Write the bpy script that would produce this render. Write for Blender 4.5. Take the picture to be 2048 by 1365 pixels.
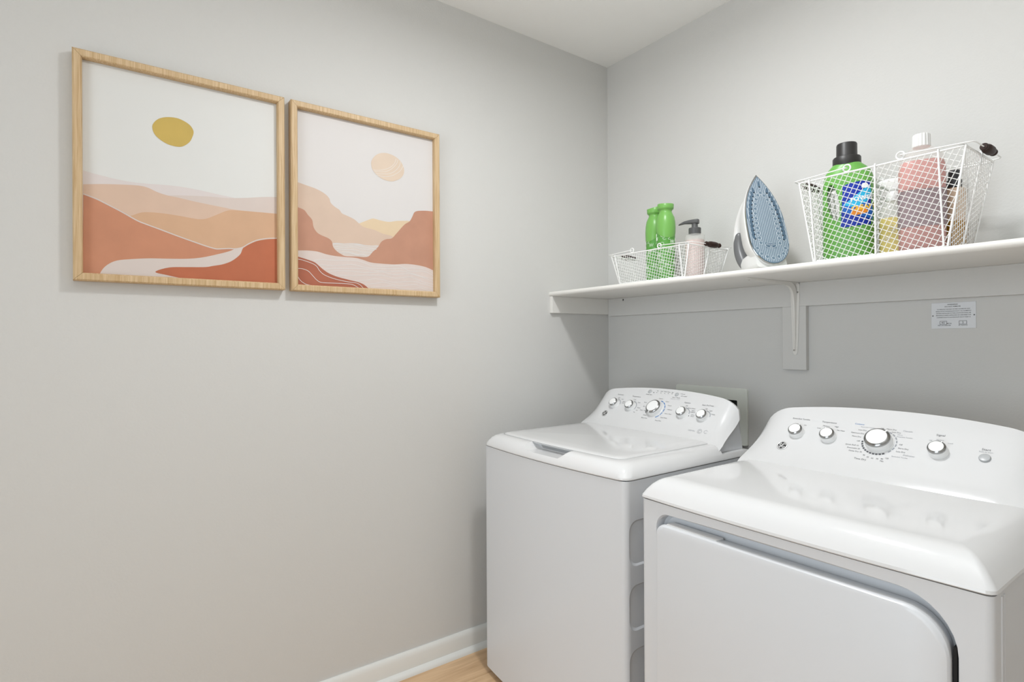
import bpy, bmesh, math, random
from mathutils import Vector, Matrix
from mathutils.geometry import tessellate_polygon
for o in list(bpy.data.objects): bpy.data.objects.remove(o, do_unlink=True)
random.seed(7)
PI = math.pi
SC = bpy.context.scene
COL = SC.collection

# ------------------------------------------------------------------ camera, world, light, exposure
cam_d = bpy.data.cameras.new('camera'); cam_d.sensor_width = 36; cam_d.lens = 1125.281 / 2048 * 36
cam_d.clip_start = .02
cam = bpy.data.objects.new('camera', cam_d); COL.objects.link(cam)
def cam_matrix(yaw, pitch, roll, loc):
    f = Vector((-math.sin(yaw) * math.cos(pitch), math.cos(yaw) * math.cos(pitch), math.sin(pitch)))
    r = Vector((math.cos(yaw), math.sin(yaw), 0)); u = r.cross(f)
    r2 = r * math.cos(roll) + u * math.sin(roll); u2 = u * math.cos(roll) - r * math.sin(roll)
    m = Matrix((r2, u2, -f)).transposed().to_4x4(); m.translation = Vector(loc); return m
cam.matrix_world = cam_matrix(.9425723, .0003898, -.005277, (1.841176, -1.889033, 1.177745))
SC.camera = cam
w = bpy.data.worlds.new('world'); SC.world = w; w.use_nodes = True
w.node_tree.nodes['Background'].inputs[0].default_value = (.9, .95, 1, 1)
w.node_tree.nodes['Background'].inputs[1].default_value = .3
def area(name, loc, target, size, energy, color, size_y=None, shape='DISK'):
    l = bpy.data.lights.new(name, 'AREA'); l.energy = energy; l.color = color
    l.shape = 'RECTANGLE' if size_y else shape; l.size = size
    if size_y: l.size_y = size_y
    o = bpy.data.objects.new(name, l); COL.objects.link(o); o.location = loc
    d = Vector(target) - Vector(loc); o.rotation_euler = d.to_track_quat('-Z', 'Y').to_euler(); return o
area('ceiling_lamp_light', (.98, -.98, 2.35), (.98, -.98, 0), .15, 13, (.97, .985, 1))
ceil_fill = area('ceiling_fill_light', (1.5, -1.35, 1.5), (1.5, -1.35, 2.44), .4, 10, (.95, .98, 1)); ceil_fill.data.spread = math.radians(125)  # added upward fill to brighten the ceiling, not a fixture of the room
area('rear_fill_light', (1.5, -3.9, 1.15), (1.0, 0, .95), 1.5, 40, (.83, .925, 1), size_y=2.0)  # added cool fill from behind the camera, the source is invented
SC.view_settings.view_transform = 'Standard'; SC.view_settings.look = 'None'
SC.view_settings.exposure = -.04; SC.view_settings.gamma = 1; SC.view_settings.use_curve_mapping = False

# ------------------------------------------------------------------ helpers
def lin(c):
    return tuple((x / 12.92 if x <= .04045 else ((x + .055) / 1.055) ** 2.4) for x in c)
def hexc(h): return lin(tuple(int(h[i:i + 2], 16) / 255 for i in (0, 2, 4)))
MATS = {}
def mat(name, color, rough=.5, metal=0, bump=0, bscale=200, trans=0, coat=0, vary=0, vscale=6, alpha=1, spec=.5, ior=1.45, sss=0):
    if name in MATS: return MATS[name]
    m = bpy.data.materials.new(name); m.use_nodes = True; nt = m.node_tree; b = nt.nodes['Principled BSDF']
    c = hexc(color) if isinstance(color, str) else color
    b.inputs['Base Color'].default_value = (*c, 1); b.inputs['Roughness'].default_value = rough
    b.inputs['Metallic'].default_value = metal; b.inputs['IOR'].default_value = ior
    b.inputs['Specular IOR Level'].default_value = spec
    b.inputs['Transmission Weight'].default_value = trans
    b.inputs['Coat Weight'].default_value = coat; b.inputs['Coat Roughness'].default_value = .06
    b.inputs['Alpha'].default_value = alpha
    if sss: b.inputs['Subsurface Weight'].default_value = sss; b.inputs['Subsurface Radius'].default_value = (.01, .01, .01)
    tc = nt.nodes.new('ShaderNodeTexCoord')
    if bump:
        n = nt.nodes.new('ShaderNodeTexNoise'); n.inputs['Scale'].default_value = bscale; n.inputs['Detail'].default_value = 3
        nt.links.new(tc.outputs['Object'], n.inputs['Vector'])
        bp = nt.nodes.new('ShaderNodeBump'); bp.inputs['Strength'].default_value = bump; bp.inputs['Distance'].default_value = .001
        nt.links.new(n.outputs[0], bp.inputs['Height']); nt.links.new(bp.outputs[0], b.inputs['Normal'])
    if vary:
        n = nt.nodes.new('ShaderNodeTexNoise'); n.inputs['Scale'].default_value = vscale; n.inputs['Detail'].default_value = 6
        nt.links.new(tc.outputs['Object'], n.inputs['Vector'])
        h = nt.nodes.new('ShaderNodeHueSaturation'); h.inputs['Color'].default_value = (*c, 1)
        mr = nt.nodes.new('ShaderNodeMapRange'); mr.inputs[1].default_value = .3; mr.inputs[2].default_value = .7
        mr.inputs[3].default_value = 1 - vary; mr.inputs[4].default_value = 1 + vary
        nt.links.new(n.outputs[0], mr.inputs[0]); nt.links.new(mr.outputs[0], h.inputs['Value'])
        nt.links.new(h.outputs[0], b.inputs['Base Color'])
    MATS[name] = m; return m
def wood_mat(name, c1, c2, scale, rough=.45):
    m = bpy.data.materials.new(name); m.use_nodes = True; nt = m.node_tree; b = nt.nodes['Principled BSDF']
    tc = nt.nodes.new('ShaderNodeTexCoord'); mp = nt.nodes.new('ShaderNodeMapping'); mp.inputs['Scale'].default_value = scale
    oi = nt.nodes.new('ShaderNodeObjectInfo'); ad = nt.nodes.new('ShaderNodeVectorMath'); ad.operation = 'ADD'
    mu = nt.nodes.new('ShaderNodeVectorMath'); mu.operation = 'SCALE'; mu.inputs[3].default_value = 7
    nt.links.new(oi.outputs['Random'], mu.inputs[0])
    nt.links.new(tc.outputs['Object'], ad.inputs[0]); nt.links.new(mu.outputs[0], ad.inputs[1]); nt.links.new(ad.outputs[0], mp.inputs[0])
    n = nt.nodes.new('ShaderNodeTexNoise'); n.inputs['Scale'].default_value = 1; n.inputs['Detail'].default_value = 5; n.inputs['Distortion'].default_value = .6
    nt.links.new(mp.outputs[0], n.inputs['Vector'])
    cr = nt.nodes.new('ShaderNodeValToRGB'); cr.color_ramp.elements[0].position = .3; cr.color_ramp.elements[1].position = .7
    cr.color_ramp.elements[0].color = (*hexc(c1), 1); cr.color_ramp.elements[1].color = (*hexc(c2), 1)
    nt.links.new(n.outputs[0], cr.inputs[0]); nt.links.new(cr.outputs[0], b.inputs['Base Color'])
    b.inputs['Roughness'].default_value = rough
    bp = nt.nodes.new('ShaderNodeBump'); bp.inputs['Strength'].default_value = .15; bp.inputs['Distance'].default_value = .0005
    nt.links.new(n.outputs[0], bp.inputs['Height']); nt.links.new(bp.outputs[0], b.inputs['Normal'])
    MATS[name] = m; return m

LOCAL = set()   # things whose parts are modelled in the thing's own coordinates
def attach(o, p):
    o.parent = p
    if p.type == 'EMPTY' and p.name not in LOCAL: o.matrix_parent_inverse = p.matrix_basis.inverted()
def obj(name, bm, m, parent=None, smooth=None, bevel=None, seg=2, kind=None, label=None, loc=None):
    me = bpy.data.meshes.new(name)
    bmesh.ops.recalc_face_normals(bm, faces=bm.faces)
    bm.to_mesh(me); bm.free()
    ms = m if isinstance(m, (list, tuple)) else [m]
    for x in ms: me.materials.append(x)
    o = bpy.data.objects.new(name, me); COL.objects.link(o)
    if loc: o.location = loc
    if parent: attach(o, parent)
    if smooth is not None:
        for p in me.polygons: p.use_smooth = True
        me.set_sharp_from_angle(angle=math.radians(smooth))
    if bevel:
        b = o.modifiers.new('bevel', 'BEVEL'); b.width = bevel; b.segments = seg; b.limit_method = 'ANGLE'; b.angle_limit = math.radians(40)
        for p in me.polygons: p.use_smooth = True
        b.harden_normals = False
        me.set_sharp_from_angle(angle=math.radians(50))
    if kind: o['kind'] = kind
    if label: o['label'] = label
    return o
def thing(name, label, cat, loc=(0, 0, 0), rz=0, group=None, rot=None, local=False):
    o = bpy.data.objects.new(name, None); COL.objects.link(o); o.empty_display_size = .05
    o.location = loc; o.rotation_euler = rot or (0, 0, rz); o['label'] = label; o['category'] = cat
    if group: o['group'] = group
    if local: LOCAL.add(o.name)
    return o
def struct(o): o['kind'] = 'structure'; return o
def B(): return bmesh.new()
def box(bm, x0, x1, y0, y1, z0, z1):
    v = [bm.verts.new(p) for p in ((x0, y0, z0), (x1, y0, z0), (x1, y1, z0), (x0, y1, z0), (x0, y0, z1), (x1, y0, z1), (x1, y1, z1), (x0, y1, z1))]
    for f in ((0, 3, 2, 1), (4, 5, 6, 7), (0, 1, 5, 4), (1, 2, 6, 5), (2, 3, 7, 6), (3, 0, 4, 7)): bm.faces.new([v[i] for i in f])
    return bm
def ring(bm, pts): return [bm.verts.new(p) for p in pts]
def skin(bm, rings, closed=True, cap0=True, cap1=True):
    for a, b in zip(rings, rings[1:]):
        n = len(a)
        for i in range(n if closed else n - 1):
            j = (i + 1) % n; bm.faces.new((a[i], a[j], b[j], b[i]))
    if cap0: bm.faces.new(list(reversed(rings[0])))
    if cap1: bm.faces.new(rings[-1])
    return bm
def frame_of(d):
    d = d.normalized(); a = Vector((0, 0, 1)) if abs(d.z) < .9 else Vector((1, 0, 0))
    u = d.cross(a).normalized(); return u, d.cross(u).normalized()
def tube(bm, pts, r, n=8, closed=False):
    pts = [Vector(p) for p in pts]; rs = r if isinstance(r, (list, tuple)) else [r] * len(pts)
    L = len(pts); rings = []; pu = None
    for i, p in enumerate(pts):
        if closed: d = (pts[(i + 1) % L] - pts[i - 1])
        else: d = (pts[min(i + 1, L - 1)] - pts[max(i - 1, 0)])
        if d.length < 1e-9: d = Vector((0, 0, 1))
        d.normalize()
        if pu is None: u, v = frame_of(d)
        else:
            u = (pu - d * pu.dot(d))
            u = u.normalized() if u.length > 1e-6 else frame_of(d)[0]
            v = d.cross(u)
        pu = u
        rings.append(ring(bm, [p + rs[i] * (math.cos(2 * PI * k / n) * u + math.sin(2 * PI * k / n) * v) for k in range(n)]))
    if closed: skin(bm, rings + [rings[0]], cap0=False, cap1=False)
    else: skin(bm, rings)
    return bm
def lathe(bm, prof, n=32, c=(0, 0, 0), sx=1, sy=1, cap0=True, cap1=True):
    rings = [ring(bm, [(c[0] + r * sx * math.cos(2 * PI * k / n), c[1] + r * sy * math.sin(2 * PI * k / n), c[2] + z) for k in range(n)]) for r, z in prof]
    return skin(bm, rings, cap0=cap0, cap1=cap1)
def smooth_pts(p, n=6):
    out = []; L = len(p)
    for i in range(L - 1):
        p0 = p[max(i - 1, 0)]; p1 = p[i]; p2 = p[i + 1]; p3 = p[min(i + 2, L - 1)]
        for k in range(n):
            t = k / n
            out.append(tuple(.5 * (2 * b + (c - a) * t + (2 * a - 5 * b + 4 * c - d) * t * t + (3 * b - a - 3 * c + d) * t ** 3) for a, b, c, d in zip(p0, p1, p2, p3)))
    out.append(tuple(p[-1])); return out
def cut(o, cutter, solver='EXACT'):
    m = o.modifiers.new('cut', 'BOOLEAN'); m.operation = 'DIFFERENCE'; m.object = cutter; m.solver = solver
    dg = bpy.context.evaluated_depsgraph_get(); dg.update()
    me = bpy.data.meshes.new_from_object(o.evaluated_get(dg)); o.modifiers.clear()
    old = o.data; o.data = me; me.name = old.name; bpy.data.meshes.remove(old)
    cm = cutter.data; bpy.data.objects.remove(cutter, do_unlink=True); bpy.data.meshes.remove(cm)
    me.set_sharp_from_angle(angle=math.radians(21))
    return o
def rrect(x0, x1, y0, y1, r, n=6):
    rs = r if isinstance(r, (list, tuple)) else [r] * 4; out = []
    for (cx, cy, a0, q) in ((x1, y1, 0, rs[0]), (x0, y1, 90, rs[1]), (x0, y0, 180, rs[2]), (x1, y0, 270, rs[3])):
        sx = -1 if cx == x1 else 1; sy = -1 if cy == y1 else 1
        for k in range(n + 1):
            a = math.radians(a0 + 90 * k / n); out.append((cx + sx * q + q * math.cos(a), cy + sy * q + q * math.sin(a)))
    return out
FONT_CACHE = {}
def text_into(bm, s, size, M, mi=0, align='CENTER', bold=0.0, sx=1.0):
    key = (s, bold)
    if key not in FONT_CACHE:
        c = bpy.data.curves.new('t', 'FONT'); c.body = s; c.size = 1; c.align_x = 'CENTER'; c.align_y = 'CENTER'; c.resolution_u = 2
        c.offset = bold; c.fill_mode = 'FRONT'
        t = bpy.data.objects.new('t', c); COL.objects.link(t); dg = bpy.context.evaluated_depsgraph_get(); dg.update()
        me = t.evaluated_get(dg).to_mesh(); FONT_CACHE[key] = ([tuple(v.co) for v in me.vertices], [tuple(p.vertices) for p in me.polygons])
        t.evaluated_get(dg).to_mesh_clear(); bpy.data.objects.remove(t, do_unlink=True); bpy.data.curves.remove(c)
    vs, fs = FONT_CACHE[key]
    nv = [bm.verts.new(M @ Vector((x * size * sx, y * size, 0))) for x, y, z in vs]
    for f in fs:
        try: fc = bm.faces.new([nv[i] for i in f]); fc.material_index = mi
        except ValueError: pass
def flat_poly(bm, pts3, mi=0):
    v = [bm.verts.new(p) for p in pts3]
    for t in tessellate_polygon([[Vector(p) for p in pts3]]):
        try: f = bm.faces.new([v[i] for i in t]); f.material_index = mi
        except ValueError: pass
def obj_raw(name, bm, m, parent=None, kind=None, label=None, flipto=None):
    # flat print: make all faces look along flipto
    for f in bm.faces:
        f.normal_update()
        if flipto is not None and f.normal.dot(Vector(flipto)) < 0: f.normal_flip()
    me = bpy.data.meshes.new(name); bm.to_mesh(me); bm.free()
    for x in (m if isinstance(m, (list, tuple)) else [m]): me.materials.append(x)
    o = bpy.data.objects.new(name, me); COL.objects.link(o)
    if parent: attach(o, parent)
    if kind: o['kind'] = kind
    if label: o['label'] = label
    return o

# ------------------------------------------------------------------ materials
WALL = mat('wall_paint', 'd3d2cf', .75, bump=.5, bscale=150)
CEIL = mat('ceiling_paint', 'f3f3f1', .8, bump=.2, bscale=260)
TRIM = mat('trim_paint', 'e6e6e2', .35)
SHELF = mat('shelf_paint', 'e6e4df', .4, bump=.25, bscale=180)
WHITE = mat('white_enamel', 'dedede', .11, coat=.3)
CAB = mat('cabinet_enamel', 'd8dadd', .32, coat=.1)
PANEL = mat('panel_plastic', 'd9d9d9', .16, coat=.3)
DARK = mat('dark_gap', '1c1c1c', .8)
SILVER = mat('silver_badge', 'dcdcdc', .4, metal=.5)
CHROME = mat('chrome', 'a9aaaa', .18, metal=1)
KNOBW = mat('knob_white', 'f0f0ef', .25, coat=.3)
INK = mat('ink_grey', '55565a', .6)
INKL = mat('ink_light', '9a9da2', .6)
INKB = mat('ink_blue', '3a78b8', .6)
GREYBTN = mat('button_grey', 'b3b5b6', .3)
WIRE = mat('white_wire', 'f0f0ee', .3)
WOODGRIP = mat('dark_wood', '2a130a', .55, vary=.3, vscale=90)
SCREW = mat('screw_paint', 'c4c0b8', .35)
OAK = wood_mat('oak_frame', 'bb9a6e', 'd8be98', (260, 260, 9), .5)
FLOORW = wood_mat('oak_floor', 'c8a27a', 'e6c49c', (45, 3, 45), .42)

# ------------------------------------------------------------------ room shell
RX, RY, RZ = 2.5, -3.2, 2.44
bm = B(); box(bm, -.1, 0, RY, .12, 0, RZ); struct(obj('wall_left', bm, WALL))
bm = B(); box(bm, 0, RX, 0, .12, 0, RZ); wb = struct(obj('wall_back', bm, WALL))
bm = B(); box(bm, .415, .662, -.05, .09, .825, .961); cut(wb, obj('c', bm, WALL))
bm = B(); box(bm, RX, RX + .1, RY, .12, 0, RZ); struct(obj('wall_right', bm, WALL))
bm = B(); box(bm, -.1, .7, RY - .1, RY, 0, RZ); box(bm, 2.3, RX + .1, RY - .1, RY, 0, RZ); box(bm, .7, 2.3, RY - .1, RY, 2.1, RZ); struct(obj('wall_front', bm, WALL))
bm = B(); box(bm, -.1, RX + .1, RY - .1, .12, RZ, RZ + .1); struct(obj('ceiling', bm, CEIL))
fl = B(); box(fl, -.1, RX + .1, RY - 1.2, .12, -.1, -.012); floor = struct(obj('floor', fl, FLOORW))
for i in range(15):
    x0 = .0 + i * .17
    y = .1; first = True
    while y > RY - .3:
        L = ((i * .43) % 1.0 + .25) if first else 1.2
        first = False; y1 = max(y - L, RY - .3)
        p = B(); box(p, x0 + .0004, min(x0 + .1696, RX), y1 + .0004, y - .0004, -.012, 0)
        obj('plank', p, FLOORW, floor, bevel=.0006, seg=1); y = y1
# baseboards: profile extruded
def baseboard(name, length, M):
    prof = [(0, 0), (.031, 0), (.030, .007), (.026, .013), (.019, .017), (.014, .019), (.014, .062), (.0125, .066), (.0115, .070), (.0085, .075), (.005, .079), (0, .079)]
    bm = B(); a = ring(bm, [M @ Vector((x, 0, z)) for x, z in prof]); b = ring(bm, [M @ Vector((x, length, z)) for x, z in prof]); skin(bm, [a, b])
    return struct(obj(name, bm, TRIM, smooth=40))
baseboard('baseboard_left', -RY, Matrix.Translation((0, RY, 0)))
bm = B()
prof = [(0, 0), (.031, 0), (.030, .007), (.026, .013), (.019, .017), (.014, .019), (.014, .062), (.0125, .066), (.0115, .070), (.0085, .075), (.005, .079), (0, .079)]
a = ring(bm, [(.015, -x, z) for x, z in prof]); b = ring(bm, [(RX, -x, z) for x, z in prof]); skin(bm, [a, b]); struct(obj('baseboard_back', bm, TRIM, smooth=40))

# ------------------------------------------------------------------ shelf with cleats, backing board and bracket
SZ = 1.387; SF = -.357
sh = thing('wall_shelf', 'long white painted shelf board on cleats and a steel bracket above the two machines', 'shelf', (1.25, -.18, 1.368))
bm = B(); t_ = .019; pr = [(0, SZ), (0, SZ - t_)]
for k in range(9):
    a = -PI / 2 - PI * k / 8; pr.append((SF + .0095 + .0095 * math.cos(a), SZ - t_ / 2 + t_ / 2 * math.sin(a)))
skin(bm, [ring(bm, [(x, y, z) for y, z in pr]) for x in (.0, RX)])
obj('shelf_board', bm, SHELF, sh, smooth=35)
bm = B(); box(bm, .016, RX, -.018, 0, 1.289, SZ - t_); obj('cleat', bm, WALL, sh, bevel=.0012)
bm = B(); box(bm, 0, .016, -.352, 0, 1.297, SZ - t_); obj('cleat', bm, SHELF, sh, bevel=.0012)
bm = B(); box(bm, .832, .912, -.018, 0, 1.077, 1.289); obj('backing_board', bm, WALL, sh, bevel=.0012)
# stamped bracket
BX = .877; yb = -.0185; zt = SZ - t_ - .0005
bm = B()
def plate(pts, axis, a0, a1):
    rr = []
    for a in (a0, a1): rr.append(ring(bm, [(p[0], a, p[1]) if axis == 'y' else (p[0], p[1], a) for p in pts]))
    skin(bm, rr)
plate([(BX - .015, zt - .004), (BX + .015, zt - .004), (BX + .0145, zt - .05), (BX + .0075, 1.135), (BX + .004, 1.128), (BX - .004, 1.128), (BX - .0075, 1.135), (BX - .0145, zt - .05)], 'y', yb - .0015, yb)
plate([(BX - .015, yb - .004), (BX + .015, yb - .004), (BX + .014, yb - .05), (BX + .0085, -.30), (BX + .004, -.308), (BX - .004, -.308), (BX - .0085, -.30), (BX - .014, yb - .05)], 'z', zt - .0015, zt)
q = [];
for k in range(7):
    a = PI / 2 * k / 6; q.append((yb - .0005 - .012 * (1 - math.sin(a)), zt - .0005 - .012 * (1 - math.cos(a))))
skin(bm, [ring(bm, [(BX - .015, y, z), (BX + .015, y, z), (BX + .015, y - .0012, z - .0012), (BX - .015, y - .0012, z - .0012)]) for y, z in q])
# central rib that swells into a curved gusset at the bend
rib = [(yb - .006, 1.15), (yb - .009, 1.22), (yb - .012, 1.29), (yb - .018, 1.325), (yb - .032, 1.346), (yb - .055, 1.356), (yb - .12, zt - .009), (yb - .27, zt - .005)]
rib = smooth_pts(rib, 5)
rr = []
for i, (y, z) in enumerate(rib):
    t = i / (len(rib) - 1); wv = .0075 - .004 * abs(2 * t - 1)
    d = Vector((rib[min(i + 1, len(rib) - 1)][0] - rib[max(i - 1, 0)][0], rib[min(i + 1, len(rib) - 1)][1] - rib[max(i - 1, 0)][1])).normalized(); nx, nz = -d.y, d.x
    if nx > 0: nx, nz = -nx, -nz
    yo, zo = min(y + .0, yb), z
    back = (yb - .0005, z) if t < .42 else ((y, zt - .0005) if t > .6 else (yb - .0005 - (t - .42) / .18 * (yb - y), zt - .0005 - (1 - (t - .42) / .18) * max(zt - z, 0)))
    rr.append(ring(bm, [(BX - wv, back[0], back[1]), (BX - wv * .6, y, z), (BX, y - .0015, z - .0015), (BX + wv * .6, y, z), (BX + wv, back[0], back[1])]))
skin(bm, rr)
br = obj('bracket', bm, SHELF, sh, smooth=40)
def screw_at(p, n, r=.0032, m=SCREW, parent=None, name='screw'):
    bm = B(); n = Vector(n).normalized(); u, v = frame_of(n); p = Vector(p); rings = []
    for rr_, h in ((r, 0), (r, .0006), (r * .75, .0014), (r * .3, .0016)):
        rings.append(ring(bm, [p + n * h + rr_ * (math.cos(2 * PI * k / 12) * u + math.sin(2 * PI * k / 12) * v) for k in range(12)]))
    for a, b in zip(rings, rings[1:]):
        for i in range(12): f = bm.faces.new((a[i], a[(i + 1) % 12], b[(i + 1) % 12], b[i]))
    f = bm.faces.new(rings[-1])
    for a_ in (u, v):
        s = a_.cross(n); c = p + n * .0017; qv = [bm.verts.new(c + a_ * r * .6 * i + s * r * .13 * j) for i, j in ((-1, -1), (1, -1), (1, 1), (-1, 1))]
        f = bm.faces.new(qv); f.material_index = 1
    o = obj(name, bm, [m, DARK], parent, smooth=30); return o
for p, n in (((BX + .0095, yb - .0015, 1.336), (0, -1, 0)), ((BX - .0095, yb - .0015, 1.333), (0, -1, 0)), ((BX, yb - .0085, 1.143), (0, -1, 0)), ((BX, -.293, zt - .006), (0, 0, -1))):
    screw_at(p, n, parent=br)
bm = B(); tube(bm, [(.109, -.017, 1.3605), (.109, -.021, 1.3605)], .0022, 8); tube(bm, [(.109, -.0195, 1.362), (.1092, -.0205, 1.354)], .0013, 6)
obj('nail', bm, DARK, sh, label='small dark nail head in the back cleat')

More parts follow.
